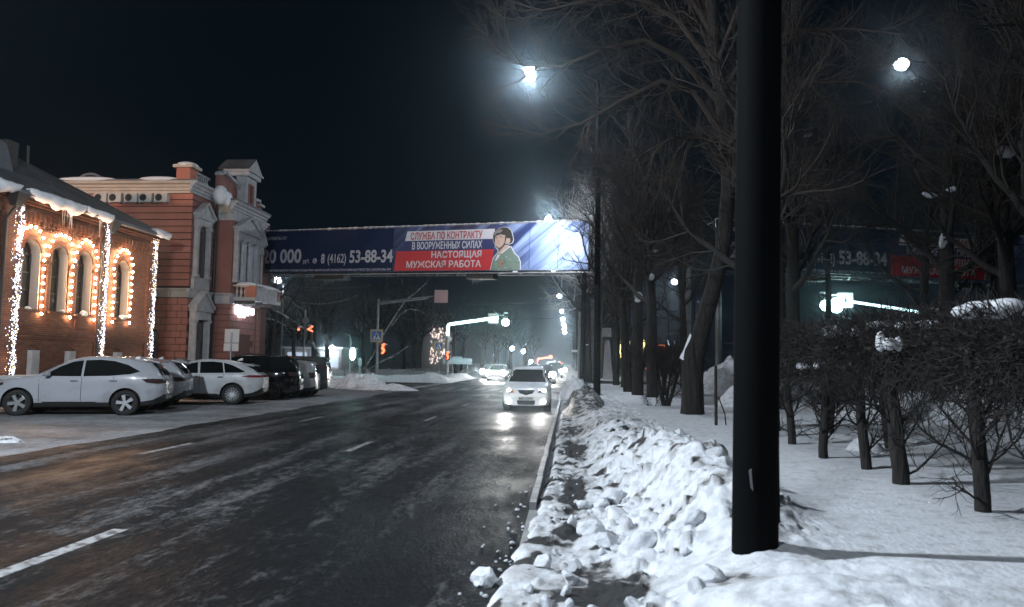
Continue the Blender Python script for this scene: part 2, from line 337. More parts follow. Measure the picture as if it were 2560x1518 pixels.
def H(X, Y):
    base = .30 * sm(.35, 1.6, X + .15*fbm(Y*.8, X*.8, 2, 3)) + .10
    base = base + .05*fbm(X*.35, Y*.35, 3, 9)*sm(1.5, 3, X) + .10*fbm(X*.35, Y*1.5, 3, 19)*sm(1.3, 2, X) + .16*sm(4.3, 6.5, X)*np.maximum(0, fbm(X*.55, Y*.45, 3, 21))*3.2*(1-sm(14,17,X))
    rx = ridge_x(Y); rh = ridge_h(Y) * (1 + .5*fbm(Y*.9, X*.3, 3, 31))
    dx = X - rx; wl = np.where(dx < 0, .42, .55); g = np.exp(-(dx/wl)**2)
    z = base + rh*g
    rough = np.exp(-np.maximum(0, X-1.55)**2/.12) * sm(-.3, .0, X)
    z = z + rough*(.17*fbm(X*2.3, Y*1.8, 4, 40) + .16*np.abs(fbm(X*6, Y*5, 4, 44)) - .03)*(.35+.65*sm(5.2,6.2,Y))
    z = z + sm(.5, .1, X)*.06*fbm(X*5, Y*2.5, 4, 50)
    cx = np.interp(Y, [2,3.2,4.0,4.5,5.2], [1.25,1.0,.90,.62,.55]); nr = sm(5.1,4.4,Y)
    z = z + nr*(.17*sm(cx-.30, cx+.02, X + .10*fbm(Y*3.5, X*2, 3, 81)) - .13*np.exp(-((X-cx+.12)/.14)**2)*np.abs(np.sin(Y*7+2*X+3*fbm(Y*2,X,2,5))) + .12*fbm(X*3.2, Y*3.4, 3, 87)*sm(2.1,1.3,X))
    z = z - .10*sm(.8,.0,np.abs(X-1.05-.25*np.sin(Y*2)))*sm(4.9,4.2,Y)*np.abs(np.sin(Y*2.6+X*1.5))
    z = z + .09*np.exp(-((X-1.24)**2+(Y-5.2)**2)/.09)
    ed = edge_x(Y); z = np.where(X < -.2, np.minimum(z, .19), z)
    return np.where(X < ed+.16, -.05 + (z+.05)*sm(ed-.02, ed+.16, X), z)
def add_lumps(X, Y, Z):
    global DL
    DL = np.zeros_like(Z)
    xs = X[0]; ys = Y[:,0]
    for lx, ly, lr in zip(LX, LY, LR):
        if any(((lx-a)/c)**2+((ly-b)/d)**2 < 1 for a, b, c, d in PATCH): continue
        i0, i1 = np.searchsorted(xs, [lx-lr*1.3, lx+lr*1.3]); j0, j1 = np.searchsorted(ys, [ly-lr*1.3, ly+lr*1.3])
        if i1-i0 < 2 or j1-j0 < 2: continue
        a = rs.uniform(0, PI); px = X[j0:j1,i0:i1]-lx; py = Y[j0:j1,i0:i1]-ly
        u = (px*math.cos(a)+py*math.sin(a))/lr; v = (-px*math.sin(a)+py*math.cos(a))/(lr*rs.uniform(.6,1))
        d = (np.abs(u)**2.6+np.abs(v)**2.6)**(1/2.6); cen = float(H(np.array(lx), np.array(ly)))
        h = cen + lr*rs.uniform(.5,1.1)*np.minimum(np.clip(1.25-d,0,.8), .25+rs.uniform(.2,.6)) + rs.uniform(-.5,.5)*px + rs.uniform(-.4,.4)*py
        up = (d < 1) & (h > Z[j0:j1,i0:i1]); Z[j0:j1,i0:i1] = np.where(up, h, Z[j0:j1,i0:i1])
        if rs.rand() < .26: DL[j0:j1,i0:i1] += np.where(up, rs.uniform(.12,.34)*(1-.6*np.clip(v,0,1)), 0)
    return Z
xs = np.concatenate([np.arange(-.95, -.335, .03), np.arange(-.335, 2.1, .0175), np.arange(2.1, 6, .07), np.arange(6, 18.5, .25)])
ys = [2.0]
while ys[-1] < 47: ys.append(ys[-1] + max(.014, .0048*ys[-1]))
ys = np.array(ys)
def Zr(X, Y):
    z = add_lumps(X, Y, H(X, Y)); return z
def dirtf(X, Y, Z):
    d = .18 + .17*sm(.62, .15, X + .28*fbm(Y*1.3, X*2, 3, 61)) * (.55 + 1.9*np.abs(fbm(X*1.6, Y*1.1, 3, 66)))
    # bare wet asphalt patches where the plough scraped
    for cx, cy, rx, ry in PATCH:
        q = ((X-cx+.25*fbm(X*3,Y*3,3,77))/rx)**2 + ((Y-cy)/ry)**2; d = d + .75*np.exp(-q**1.5)
    d = d + .22*sm(.55,.75,vn(X*.5+3,Y*.35,90))*sm(2.2,1.0,X)*sm(9,12,Y) + .35*sm(.72,.85,vn(X*4,Y*4,93))*sm(1.8,1.2,X)
    return np.where(X > 2.2, .12, d + DL)
tag(grid_mesh('snow_ground', xs, ys, Zr, MT['bank'], dirtf), 'ploughed snow bank and smooth snow of the park', kind='structure')
ys2 = np.concatenate([np.arange(55.5, 120, .8), np.arange(120, 420, 6)]); xs2 = np.concatenate([np.arange(-.3, 3, .2), np.arange(3, 18.6, 1)])
tag(grid_mesh('snow_ground', xs2, ys2, lambda X, Y: np.where(X < -.29, -.03, H(X, Y)), MT['bank'], lambda X, Y, Z: .15+0*X), 'snow of the park block beyond the cross street', kind='structure')
# park ground on the left beyond the crossing
xs3 = np.concatenate([np.arange(-75, -25, 1.5), np.arange(-25, -9.0, .3)]); ys3 = np.concatenate([np.arange(57, 90, .5), np.arange(90, 330, 6)])
def HL(X, Y):
    edge = sm(-9.1, -10.0, X)*sm(57, 58, Y)
    return -.03 + edge*(.22 + .12*fbm(X*.5, Y*.5, 3, 5) + .5*np.exp(-((X+10.6)/.8)**2)*(.6+fbm(Y*.4, X, 3, 8)*1.6) + .5*np.exp(-((Y-59.5)/1.2)**2)*(.5+fbm(X*.3, Y, 3, 12)*1.6))
tag(grid_mesh('snow_park', xs3, ys3, HL, MT['bank'], lambda X, Y, Z: .16+.16*sm(-12,-10,X)+0*X), 'snowy park ground behind the crossing', kind='structure')

# loose snow lumps on the verge, kerb and road edge
def chunk_mesh(seed):
    bm = bmesh.new(); bmesh.ops.create_icosphere(bm, subdivisions=3, radius=1); r = random.Random(seed)
    pl = [(Vector((r.gauss(0,1),r.gauss(0,1),r.gauss(0,1))).normalized(), r.uniform(.55,.85)) for _ in range(9)]
    for v in bm.verts:
        c = v.co.copy()
        for n, d in pl:
            k = c.dot(n)
            if k > d: c -= n*(k-d)
        v.co = c * (1 + .10*math.sin(c.x*5+seed)*math.cos(c.y*6-c.z*4))
    me = bpy.data.meshes.new('snow_chunk'); bm.to_mesh(me); bm.free(); me.materials.append(MT['snow']); 
    return me
CH = [chunk_mesh(i) for i in range(7)]
r = random.Random(12)
def hz(x, y): return float(H(np.array(float(x)), np.array(float(y)))) if x > -.3 else .0
big = [(-.62,5.7,.11,'flat snow slab lying on the asphalt left of the kerb'),(-.85,4.85,.05,'round snow lump alone on the road near the kerb foot'),(-.52,7.35,.035,'small snow ball on the asphalt beside the kerb, farthest of those on the road'),(-.50,6.9,.04,'fist sized snow lump on the asphalt just beyond the slab'),
       (.02,5.45,.10,'blunt snow lump beside the dark asphalt patch'),(.42,4.95,.085,'white snow lump resting in the bare asphalt hollow'),(.12,4.75,.06,'low snow lump left of the bare asphalt hollow'),(.62,4.0,.17,'large grey snow boulder at the foot of the bank nearest the camera'),(.74,4.45,.08,'rounded snow boulder right of the large grey one'),
       (.85,4.65,.14,'pale snow block on the slope below the lamp post'),(.62,6.2,.13,'dirty grey block on the lower slope of the bank'),(.33,6.5,.12,'tilted grey block beside the ice strip'),(.36,8.4,.13,'knobbly snow block at the upper end of the bare strip'),(.52,8.6,.16,'big round snow block at the upper end of the bare strip'),(.15,8.2,.07,'low oval lump on the bare strip'),(.22,8.35,.06,'small lump touching the low oval lump'),
       (.83,9.2,.12,'upright dark pitted block high on the bank'),(2.0,13.8,.10,'dark lump lying alone on the smooth snow'),(1.3,12.6,.16,'dark clod on the far end of the bank crest'),(.2,6.9,.12,'bright white block on the ice strip')]
for x, y, s, lb in big:
    s *= .78 if y < 5.6 and x > -.3 else 1
    o = inst('snow_chunk', r.choice(CH), None, (x, y, hz(x,y)+s*.3), (r.uniform(-.4,.4),r.uniform(-.4,.4),r.uniform(0,6)), (s*r.uniform(1,1.3), s, s*r.uniform(.55,.8))); tag(o, lb, 'snow lump', 'snow lumps broken off the ploughed bank')
for k in range(190):
    if k < 70: x = -.45 - abs(r.gauss(0,.16)) ; y = 2.9*math.exp(r.uniform(0, 1.25)) ; s = r.uniform(.006,.022)
    else: x = r.uniform(-.3, 1.5); y = 3*math.exp(r.uniform(0, 1.5)); s = min(.075, .012 + r.expovariate(55))
    if x > .62 and y < 5.4: continue
    o = inst('snow_lump', r.choice(CH), None, (x, y, hz(x,y)+s*.35), (r.uniform(-1,1),r.uniform(-1,1),r.uniform(0,6)), (s*r.uniform(.9,1.4), s, s*r.uniform(.6,1)))
    tag(o, 'crumb of ploughed snow scattered on the bank and the kerb edge', 'snow lump', 'snow crumbs scattered along the bank')
# snow piles across the road and in the park
def pile(name, label, cx, cy, lx, ly, h, seed, rot=0, n=44, dirt=.12, z0=0, lump=.35):
    u = np.linspace(-1, 1, n)
    def zf(X, Y):
        d = np.sqrt(X**2+Y**2); e = np.clip(1.05-d**1.6*(1+.5*fbm(X*2, Y*2, 3, seed)), 0, 1)
        return h*(e**.9)*(1+lump*2.4*fbm(X*4.1, Y*4.1, 4, seed+3)) - .04
    o = grid_mesh(name, u, u, zf, MT['bank'], lambda X, Y, Z: dirt+.2*vn(X*3,Y*3,seed)); o.scale = (lx, ly, 1); o.location = (cx, cy, z0); o.rotation_euler = (0,0,rot)
    return tag(o, label, 'snow pile', 'heaps of shovelled snow')
pile('snow_pile', 'tallest jagged snow heap at the crossing beside the parked minivan', -12.2, 43.4, 1.7, 1.4, .80, 3, lump=.8)
pile('snow_pile', 'long low snow heap behind the minivan rear at the crossing', -14.0, 45.2, 3.4, 1.8, .62, 8, lump=.8)
pile('snow_pile', 'flat tail of the snow heap reaching toward the crosswalk', -10.4, 41.6, 2.2, .8, .34, 12, lump=.5)
pile('snow_pile', 'dark rounded snow mound behind the railing, left of the green board', -17, 82, 6, 4, .9, 15, dirt=.3)
pile('snow_pile', 'snow mound at the roadside right of the green board', -10.8, 84, 1.8, 2.5, 1.1, 18, dirt=.2)
pile('snow_pile', 'small bluish snow lump at the road edge, left border of the lot', -10.75, 13.6, .42, .3, .16, 22, dirt=.25)
pile('snow_pile', 'bright round snow mound behind the thick hedge trunk', 7.3, 13.0, 1.0, 1.0, .85, 25, z0=.3)
pile('snow_pile', 'low snow cone between the two left hedge trunks', 4.5, 11.9, .28, .25, .22, 27, z0=.42, n=20)
pile('snow_pile', 'snow mound at the right border behind the last hedge trunk', 7.0, 9.6, 1.0, .9, .55, 29, z0=.3)
pile('snow_pile', 'smooth snow mound behind the leaning bush in the park', 6.2, 24, 1.6, 1.6, 1.0, 33, z0=.35)
pile('snow_pile', 'broad snow mound seen left of the thick leaning trunk', 7.6, 33, 2.6, 2.0, 1.6, 35, z0=.35)
pile('snow_pile', 'dirty grey snow mound right of the thick leaning trunk', 7.8, 27, 2.4, 1.6, 1.25, 37, z0=.3, dirt=.42)
pile('snow_pile', 'long snow ridge behind the hedge trunks', 10.5, 19.5, 4, 1.6, .9, 39, z0=.35)
pile('snow_pile', 'sandy brown snow heap on the road edge beyond the black lamp post', .55, 25, .8, 3.6, .75, 45, dirt=.48, z0=.1)
pile('snow_pile', 'white snow heap on the road edge by the pale mast', .3, 38, .8, 5, .9, 48, z0=.1)

# ================================================================== BRICK BUILDING
bb = thing('brick_building', 'old red brick building with tall arched windows framed by glowing bulbs', 'building', (0,0,0))
wins = [26.15, 27.70, 29.22, 31.88]
wallo = MB().box(-20.5, -20, 16, 34.3, 0, 7.35).build('wall', MT['brick'], bb)
def arch(y, hw, z0, zs, n=12): return [(y-hw, z0), (y+hw, z0)] + [(y+hw*math.cos(PI*i/n), zs+hw*math.sin(PI*i/n)) for i in range(n+1)]
cut = []
for y in wins + [23.6, 22.0, 20.4, 18.6]:
    cut.append(MB().prism(arch(y, .47, 3.38, 5.5), (-20.7,0,0), (0,1,0), (0,0,1), (1.2,0,0)).build('cut', MT['reveal'], recalc=True))
boolean(wallo, cut)
MB().box(-27, -20.5, 34.0, 34.3, 0, 7.35).build('end_wall', MT['brick'], bb)
for y in wins + [23.6, 22.0, 20.4, 18.6]:
    wf = MB()
    a = arch(y, .47, 3.38, 5.5); b_ = arch(y, .40, 3.38, 5.5)
    wf.box(-20.40, -20.34, y-.47, y-.42, 3.4, 5.5).box(-20.40, -20.34, y+.42, y+.47, 3.4, 5.5).box(-20.40, -20.34, y-.025, y+.025, 3.4, 5.9)
    for zz in (3.4, 4.1, 4.75, 5.42): wf.box(-20.405, -20.335, y-.44, y+.44, zz, zz+.05)
    fr = wf.build('window', MT['frame_dark'], bb)
    MB().add([(-20.42, q[0], q[1]) for q in a], [tuple(range(len(a)))]).build('pane', MT['pane'], fr)
    MB().box(-20.05, -19.86, y-.55, y+.55, 3.28, 3.37).build('sill', MT['brick'], bb)
    # plastered reveal lining, right and left, following the arch
    rv = MB(); n = 12; pts = [(y+.468, 3.39), (y+.468, 5.5)] + [(y+.468*math.cos(PI*i/n), 5.5+.468*math.sin(PI*i/n)) for i in range(1, n)] + [(y-.468, 5.5), (y-.468, 3.39)]
    inn = [(y+(p[0]-y)*.955, p[1] if p[1] <= 5.5 else 5.5+(p[1]-5.5)*.955) for p in pts]
    for i in range(len(pts)-1):
        A, B, c_, D = pts[i], pts[i+1], inn[i+1], inn[i]
        rv.hexa([(-20.36,A[0],A[1]),(-19.99,A[0],A[1]),(-19.99,D[0],D[1]),(-20.36,D[0],D[1]),(-20.36,B[0],B[1]),(-19.99,B[0],B[1]),(-19.99,c_[0],c_[1]),(-20.36,c_[0],c_[1])])
    rv.build('reveal', MT['reveal'], bb, recalc=True)
    # moulded brick hood and imposts
    hd = MB(); n = 14
    for i in range(n):
        a0, a1 = PI*i/n, PI*(i+1)/n
        hd.hexa([(-20.0,y+ro*math.cos(t),5.5+ro*math.sin(t)) if k == 0 else (-19.95,y+ro*math.cos(t),5.5+ro*math.sin(t)) for (ro,t,k) in ((.48,a0,0),(.48,a0,1),(.66,a0,1),(.66,a0,0),(.48,a1,0),(.48,a1,1),(.66,a1,1),(.66,a1,0))])
    hd.build('arch_hood', MT['brick'], bb, recalc=True)
    for s in (-1, 1):
        MB().box(-20, -19.88, min(y+s*.49, y+s*.80), max(y+s*.49, y+s*.80), 5.22, 5.30).box(-20, -19.92, min(y+s*.49, y+s*.74), max(y+s*.49, y+s*.74), 5.12, 5.22).build('impost', MT['brick'], bb)
        MB().box(-20, -19.955, min(y+s*.52, y+s*.70), max(y+s*.52, y+s*.70), 3.38, 5.12).build('half_column', MT['brick'], bb)
    MB().box(-20, -19.97, y-.42, y+.42, 2.78, 3.15).build('apron_panel', MT['brick'], bb)
for y in (21.3, 24.95, 30.3, 34.02): MB().box(-20, -19.90, y-.30, y+.30, .3, 7.30).build('pilaster', MT['brick'], bb)
MB().box(-20, -19.86, 16, 34.3, 2.44, 2.56).box(-20, -19.92, 16, 34.3, 2.30, 2.44).build('string_course', MT['brick'], bb)
MB().box(-20, -19.80, 16, 34.4, 7.20, 7.30).box(-20, -19.72, 16, 34.4, 7.30, 7.42).box(-20, -19.92, 16, 34.3, 6.98, 7.06).build('cornice', MT['brick'], bb)
cb = MB().box(-20, -19.84, 0, .10, 6.70, 6.98).box(-20, -19.91, .0, .10, 6.58, 6.70).mesh('corbel', MT['brick'])
y = 16.2
while y < 34.2:
    if not any(abs(y+.05-p) < .36 for p in (24.95, 30.3, 34.02)): inst('corbel', cb, bb, (0, y, 0))
    y += .26
dn = MB().box(-20, -19.93, 0, .07, 6.40, 6.52).mesh('dentil', MT['brick'])
y = 25.35
while y < 33.7:
    if abs(y-30.3) > .38: inst('dentil', dn, bb, (0, y, 0))
    y += .15
for y in (22.6, 26.3, 28.35, 31.5):
    MB().box(-19.99, -19.80, y-.05, y+.35, .2, 1.86).build('basement_window', MT['w_trim'], bb)
    n = 8; nh = MB()
    for i in range(n):
        a0, a1 = PI*i/n, PI*(i+1)/n; yc = y+.0
        nh.hexa([(-20.0 if k == 0 else -19.95, yc+ro*math.cos(t), 1.6+.75*ro*math.sin(t)) for (ro,t,k) in ((.62,a0,0),(.62,a0,1),(.72,a0,1),(.72,a0,0),(.62,a1,0),(.62,a1,1),(.72,a1,1),(.72,a1,0))])
    nh.build('basement_arch', MT['brick'], bb, recalc=True)
# roof: eave, slope, hip
rf = MB()
E0 = (-19.45, 14, 7.55); E1 = (-19.45, 34.75, 7.55); Rg0 = (-24.6, 14, 10.45); Rg1 = (-24.6, 31.0, 10.45); Bk0 = (-30, 14, 7.55); Bk1 = (-30, 34.75, 7.55)
rf.add([E0,E1,Rg1,Rg0,Bk0,Bk1], [(0,1,2,3),(1,5,2),(3,2,5,4)])
rf.add([(-19.45,14,7.55),(-19.45,34.75,7.55),(-19.45,34.75,7.43),(-19.45,14,7.43),(-20.2,34.75,7.43),(-20.2,14,7.43)], [(0,3,2,1),(3,5,4,2)]).add([(-19.45,34.75,7.55),(-19.45,34.75,7.43),(-30,34.75,7.43),(-30,34.75,7.55)], [(0,1,2,3)])
roofo = rf.build('roof', MT['roof'], bb)
MB().hexa([(-21.5,24.6,8.2),(-21.5,27.1,8.2),(-24,27.1,8.2),(-24,24.6,8.2),(-21.9,24.6,9.9),(-21.9,26.9,9.9),(-23.6,26.8,10.7),(-23.6,24.6,10.7)]).build('dormer', MT['roof'], roofo, recalc=True)
MB().tube((-21.6,27.7,8.4),(-21.6,27.7,10.0),.05).build('vent_pipe', MT['iron'], roofo)
MB().box(-23.2,-22.5,27.7,28.3,8.6,10.3).build('chimney', MT['iron'], roofo)
# snow curling over the eave: four lumps of different length
def eave_snow(y0, y1, drop, label, seed, out=.28):
    n = int((y1-y0)/.07); vs = []; fs = []; k = 9; r = np.random.RandomState(seed)
    for i in range(n+1):
        y = y0+(y1-y0)*i/n; t = i/n; e = math.sin(PI*min(1, max(0, t)))**.45; w1 = e*(.55+1.3*float(fbm(y*2.1, seed, 4, seed))+.5*abs(float(fbm(y*6, seed, 3, seed+5))))
        for j in range(k):
            a = j/(k-1)
            if a < .5: b_ = a*2; x = -20.7+1.2*b_+.12*w1*b_; z = 6.85+.563*(x+20.7)+.30-.0+.09*e+.05*w1
            else:
                b_ = (a-.5)*2; x = -19.38+out*w1*math.sin(b_*PI)*1.0-.12*b_; z = 7.80-.12-(drop*w1+.2)*b_+.10*float(fbm(y*6, b_*3, 3, seed+2))
            vs.append((x, y, z))
    for i in range(n):
        for j in range(k-1): p = i*k+j; fs.append((p, p+1, p+k+1, p+k))
    m = MB().add(vs, fs).build('snow_overhang', MT['snow_cap'], None, smooth=True)
    s = m.modifiers.new('thick', 'SOLIDIFY'); s.thickness = .06; s.offset = -1
    return tag(m, label, 'roof snow', 'snow slabs curling over the brick building eave')
eave_snow(21.0, 24.75, .40, 'snow slab over the eave left of the first light column', 4)
eave_snow(25.15, 28.3, .42, 'long snow slab with icicles over the eave above the first three arches', 6)
eave_snow(28.35, 30.1, .34, 'short snow slab over the eave just left of the middle light column', 9)
eave_snow(33.4, 34.8, .20, 'small snow tip at the far corner of the brick roof', 14, .15)
r = random.Random(6)
for (a, b_, n, L_) in ((27.1, 27.9, 11, .75), (29.35, 29.65, 6, .8)):
    for i in range(n):
        y = r.uniform(a, b_); o = MB().tube((-19.62, y, 7.35), (-19.62, y+r.uniform(-.03,.03), 7.35-r.uniform(.3,L_)), .014, .002, 5).build('icicle', MT['icicle'])
        tag(o, 'thin icicle hanging from the snow slab above the brick arches', 'icicle', 'icicles under the eave snow')
for y, lb in ((26.05,'snow crumb on the sill of the leftmost arched window'),(27.95,'small snow lump on the sill of the second arched window'),(29.25,'thick snow cushion on the sill of the third arched window'),(31.95,'snow cushion with icicles on the sill of the lone right window')):
    big_ = y > 29; o = inst('sill_snow', CH[int(y) % 7], None, (-19.92, y, 3.42), (0,.25,.3), (.13, .46 if big_ else .2, .12 if big_ else .06)); o.data = o.data.copy(); o.data.materials[0] = MT['snow_cap']; tag(o, lb, 'snow')
# downpipe funnels
for y, lb in ((24.75,'rain head at the top of the first light column'),(30.25,'rain head right of the middle light column top')):
    t = thing('rain_head', lb, 'rain head', (-19.62, y, 0))
    MB().hexa([(-.12,-.15,6.95),(.1,-.15,6.95),(.1,.15,6.95),(-.12,.15,6.95),(-.2,-.3,7.4),(.3,-.3,7.4),(.3,.3,7.4),(-.2,.3,7.4)]).build('funnel', MT['iron'], t)
    MB().tube((0,0,6.95),(-.25,-.12,6.5),.06).tube((-.25,-.12,6.5),(-.25,-.12,.4),.06).build('pipe', MT['iron'], t)
# low snow covered wall in front of the basement
t = thing('low_wall', 'low brick wall capped with snow in front of the leftmost arches', 'wall', (0,0,0))
MB().box(-18.9, -18.7, 20, 25.9, 0, .85).build('wall', MT['brick'], t); MB().box(-18.98, -18.62, 20, 25.95, .85, .98).build('snow_cover', MT['snow_cap'], t)

# ------------------------------------------------------------------ strings of warm bulbs
RB = random.Random(77)
bulb_me = MB().ball((0,0,0), .048, 6, 4).mesh('bulb', MT['bulb'])
def bulb_string(label, pts):
    t = thing('bulb_string', label, 'light string', (0,0,0), group='strings of warm bulbs round the arched windows')
    MB().path([(-19.885, a, b_) for a, b_ in pts], .006, 4).build('wire', MT['iron'], t)
    acc = 0; last = pts[0]; out = [pts[0]]
    for p in pts[1:]:
        d = math.hypot(p[0]-last[0], p[1]-last[1])
        if d > .20: out.append(p); last = p
    for a, b_ in out: inst('bulb', bulb_me, t, (-19.87, a+RB.uniform(-.025,.025), b_+RB.uniform(-.03,.03)))
def arcpts(y, ra=.86, top=6.42, lo=3.18, left=True, right=True, step=.29):
    p = []; n = 9; ht = top-5.5
    if left: z = lo; 
    if left:
        while z < 5.45: p.append((y-ra+.06, z)); z += step
    p += [(y-ra*math.cos(PI*i/n), 5.5+ht*math.sin(PI*i/n)) for i in range(n+1)]
    if right:
        z = 5.25
        while z > lo-.01: p.append((y+ra-.06, z)); z -= step
    return p
bulb_string('warm bulb string arching over the leftmost arched window', arcpts(26.0, .74, left=False))
bulb_string('warm bulb string arching over the second arched window', arcpts(27.62, .74, left=False))
bulb_string('warm bulb string arching over the third arched window beside the middle column', arcpts(29.15, .72, left=False))
bulb_string('warm bulb string framing the lone arched window between the right light columns', arcpts(31.72, .70))

# curtains of LEDs wound on the pilasters
def led_column(label, y, wd, z0, z1, n, seed, core):
    t = thing('light_column', label, 'light column', (-19.68, y, 0)); r = random.Random(seed)
    for nm, mm, cnt in (('led_cluster', MT['led_white'], int(n*(.72 if core else .62))), ('warm_led_cluster', MT['led_warm'], int(n*(.28 if core else .38)))):
        m = MB()
        for i in range(cnt):
            z = r.uniform(z0, z1); wv = wd*(.8+.2*math.sin(z*5+seed)); u = r.uniform(-1,1) if nm[0] == 'w' else r.gauss(0,.45); u = max(-1,min(1,u)); yy = u*wv; xx = .10*math.sqrt(max(0,1-u*u))+r.uniform(-.02,.03); s = r.uniform(.011,.020)
            s = s*(1.15 if nm[0] != 'w' else .9)
            m.add([(xx+s,yy,z),(xx-s,yy,z),(xx,yy+s,z),(xx,yy-s,z),(xx,yy,z+s*1.3),(xx,yy,z-s*1.3)], [(0,2,4),(2,1,4),(1,3,4),(3,0,4),(2,0,5),(1,2,5),(3,1,5),(0,3,5)])
        o = m.build(nm, mm, t); o['kind'] = 'stuff'
    m = MB(); 
    for k in range(3): m.path([(.02, wd*.5*math.sin(z*3+k*2), z) for z in np.linspace(z0, z1, 20)], .012, 4)
    m.build('cable', MT['iron'], t)
    for z in np.linspace(z0+.5, z1-.5, 4): lamp('led_glow', (-19.45, y, float(z)), 9, (1,.86,.70), .15)
led_column('leftmost sparkling column of white and gold lights on the brick wall', 25.0, .27, .9, 7.2, 620, 1, True)
led_column('middle sparkling column of white lights between the third and fourth arch', 30.05, .25, .9, 7.25, 560, 2, True)
led_column('sparkling column of gold and white lights at the far brick corner', 33.75, .27, .9, 7.25, 560, 3, False)

# ================================================================== TERRACOTTA MANSION
mb = thing('mansion', 'terracotta mansion with white cornices, pediments and a corner balcony', 'building', (0,0,0))
XF = -20.0; YF = 37.7; XR = -19.0; YE = 44.55
MB().box(-32, XF-.03, YF+.03, 48, 0, 10.5).build('wall', MT['joint'], mb)
MB().box(XF-.02, XR-.03, 40.45, YE-.02, 0, 10.1).build('projecting_bay', MT['joint'], mb)
def blk(name, m, x0, x1, y0, y1, z0, z1): return MB().box(x0,x1,y0,y1,z0,z1).build(name, m, mb)
r = random.Random(2)
# side wall towards the camera: running courses above, blocks below
zc = 5.42; k = 0
while zc < 10.3:
    z1 = min(zc+.345, 10.36); blk('course', MT['orange'], -32, XF, YF-.03, YF+.04, zc+.018, z1-.018); zc += .355; k += 1
zc = .25; row = 0
while zc < 4.7:
    x = XF - (.30 if row % 2 else .56); prev = XF
    while prev > -27:
        blk('block', MT['orange'], max(x,-27)+.018, prev-.018, YF-.035, YF+.04, zc+.018, zc+.335); prev = x; x -= .56
    zc += .35; row += 1
# street face, recessed part: courses
zc = 5.42
while zc < 10.3: blk('course', MT['brown'], XF-.04, XF+.03, YF-.03+.005, 40.44, zc+.018, min(zc+.345, 10.36)-.018); zc += .355
zc = .25; row = 0
while zc < 4.7:
    y = YF; 
    while y < 40.4:
        y2 = min(y+(.3 if (row % 2 and y == YF) else .6), 40.44)
        if not (37.95 < (y+y2)/2 < 39.6 and zc < 3.9): blk('block', MT['brown'], XF-.04, XF+.035, y+.018, y2-.018, zc+.018, zc+.335)
        y = y2
    zc += .35; row += 1
# projecting bay: smooth above, rusticated below, quoins at far end
blk('bay_wall', MT['brown'], XF-.01, XR, 40.4, 43.85, 5.3, 9.7)
for zc in np.arange(5.42, 9.6, .355): blk('quoin_block', MT['brown'], XR-.3, XR+.035, 43.90, YE, zc+.018, zc+.337)
zc = .25; row = 0
while zc < 4.7:
    blk('block', MT['brown'], XF+.06, XR+.03, 40.37, 40.45, zc+.018, zc+.335)
    y = 40.45
    while y < 43.8:
        y2 = min(y+(.4 if (row % 2 and y < 40.5) else .8), 43.85)
        if not (41.4 < (y+y2)/2 < 43.4 and zc < 2.9): blk('block', MT['brown'], XR-.06, XR+.03, y+.018, y2-.018, zc+.018, zc+.335)
        y = y2
    y = 43.95
    while y < YE-.03:
        blk('quoin_block', MT['brown'], XR-.05, XR+.05, y+.015, min(y+.33,YE)-.015, zc+.018, zc+.335); y += .33
    zc += .35; row += 1
for y in (41.75, 42.75): 
    o = blk('entrance_panel', MT['w_trim'], XR-.1, XR-.02, y-.25, y+.25, .2, 3.0)
blk('niche', MT['joint'], XR-.05, XR-.0, 41.4, 43.4, .2, 3.05)
# bands and cornices
def profile(name, m, poly, p0, p1, out):  # poly (out, z) swept from p0 to p1 in plan
    p0 = Vector(p0); p1 = Vector(p1); o = Vector(out)
    a = [p0 + o*q[0] + Vector((0,0,q[1])) for q in poly]; b_ = [p1 + o*q[0] + Vector((0,0,q[1])) for q in poly]; n = len(poly)
    return MB().add([tuple(v) for v in a+b_], [tuple(range(n)), tuple(range(2*n-1,n-1,-1))] + [(i, n+i, n+(i+1)%n, (i+1)%n) for i in range(n)]).build(name, m, mb, recalc=True)
corn = [(0,-.6),(.05,-.6),(.05,-.48),(.12,-.46),(.14,-.32),(.22,-.30),(.24,-.18),(.36,-.12),(.40,-.02),(.40,0),(0,0)]
def scale_p(p, s, z, o=1): return [(a*o, z+b_*s) for a, b_ in p]
profile('cornice', MT['cream'], scale_p(corn, 1.0, 10.98), (-32,YF,0), (XF+.0,YF,0), (0,-1,0))
profile('cornice', MT['w_trim'], scale_p(corn, 1.0, 10.98), (XF,YF-.40,0), (XF,40.5,0), (1,0,0))
profile('cornice', MT['cream'], scale_p(corn, 1.0, 10.50), (XF,40.4,0), (XR+.0,40.4,0), (0,-1,0))
profile('cornice', MT['w_trim'], scale_p(corn, 1.0, 10.50), (XR,40.0,0), (XR,YE+.05,0), (1,0,0))
profile('cornice', MT['w_trim'], scale_p(corn, .8, 10.0, 1.0), (XR,44.0,0), (XR,YE+.05,0), (1,0,0))
blk('frieze', MT['w_trim'], XF-.02, XR+.04, 40.38, YE, 9.45, 9.9)
profile('band', MT['cream'], [(0,4.83),(.06,4.83),(.06,5.15),(.16,5.25),(.16,5.3),(0,5.3)], (-32,YF,0), (XF,YF,0), (0,-1,0))
profile('band', MT['w_trim'], [(0,4.83),(.06,4.83),(.06,5.15),(.16,5.25),(.16,5.3),(0,5.3)], (XF,YF-.16,0), (XF,40.4,0), (1,0,0))
profile('band', MT['w_trim'], [(0,4.72),(.07,4.72),(.07,5.15),(.18,5.25),(.18,5.3),(0,5.3)], (XR,40.2,0), (XR,YE+.02,0), (1,0,0))
profile('band', MT['w_trim'], [(0,4.72),(.07,4.72),(.07,5.15),(.18,5.25),(.18,5.3),(0,5.3)], (XF,40.4,0), (XR,40.4,0), (0,-1,0))
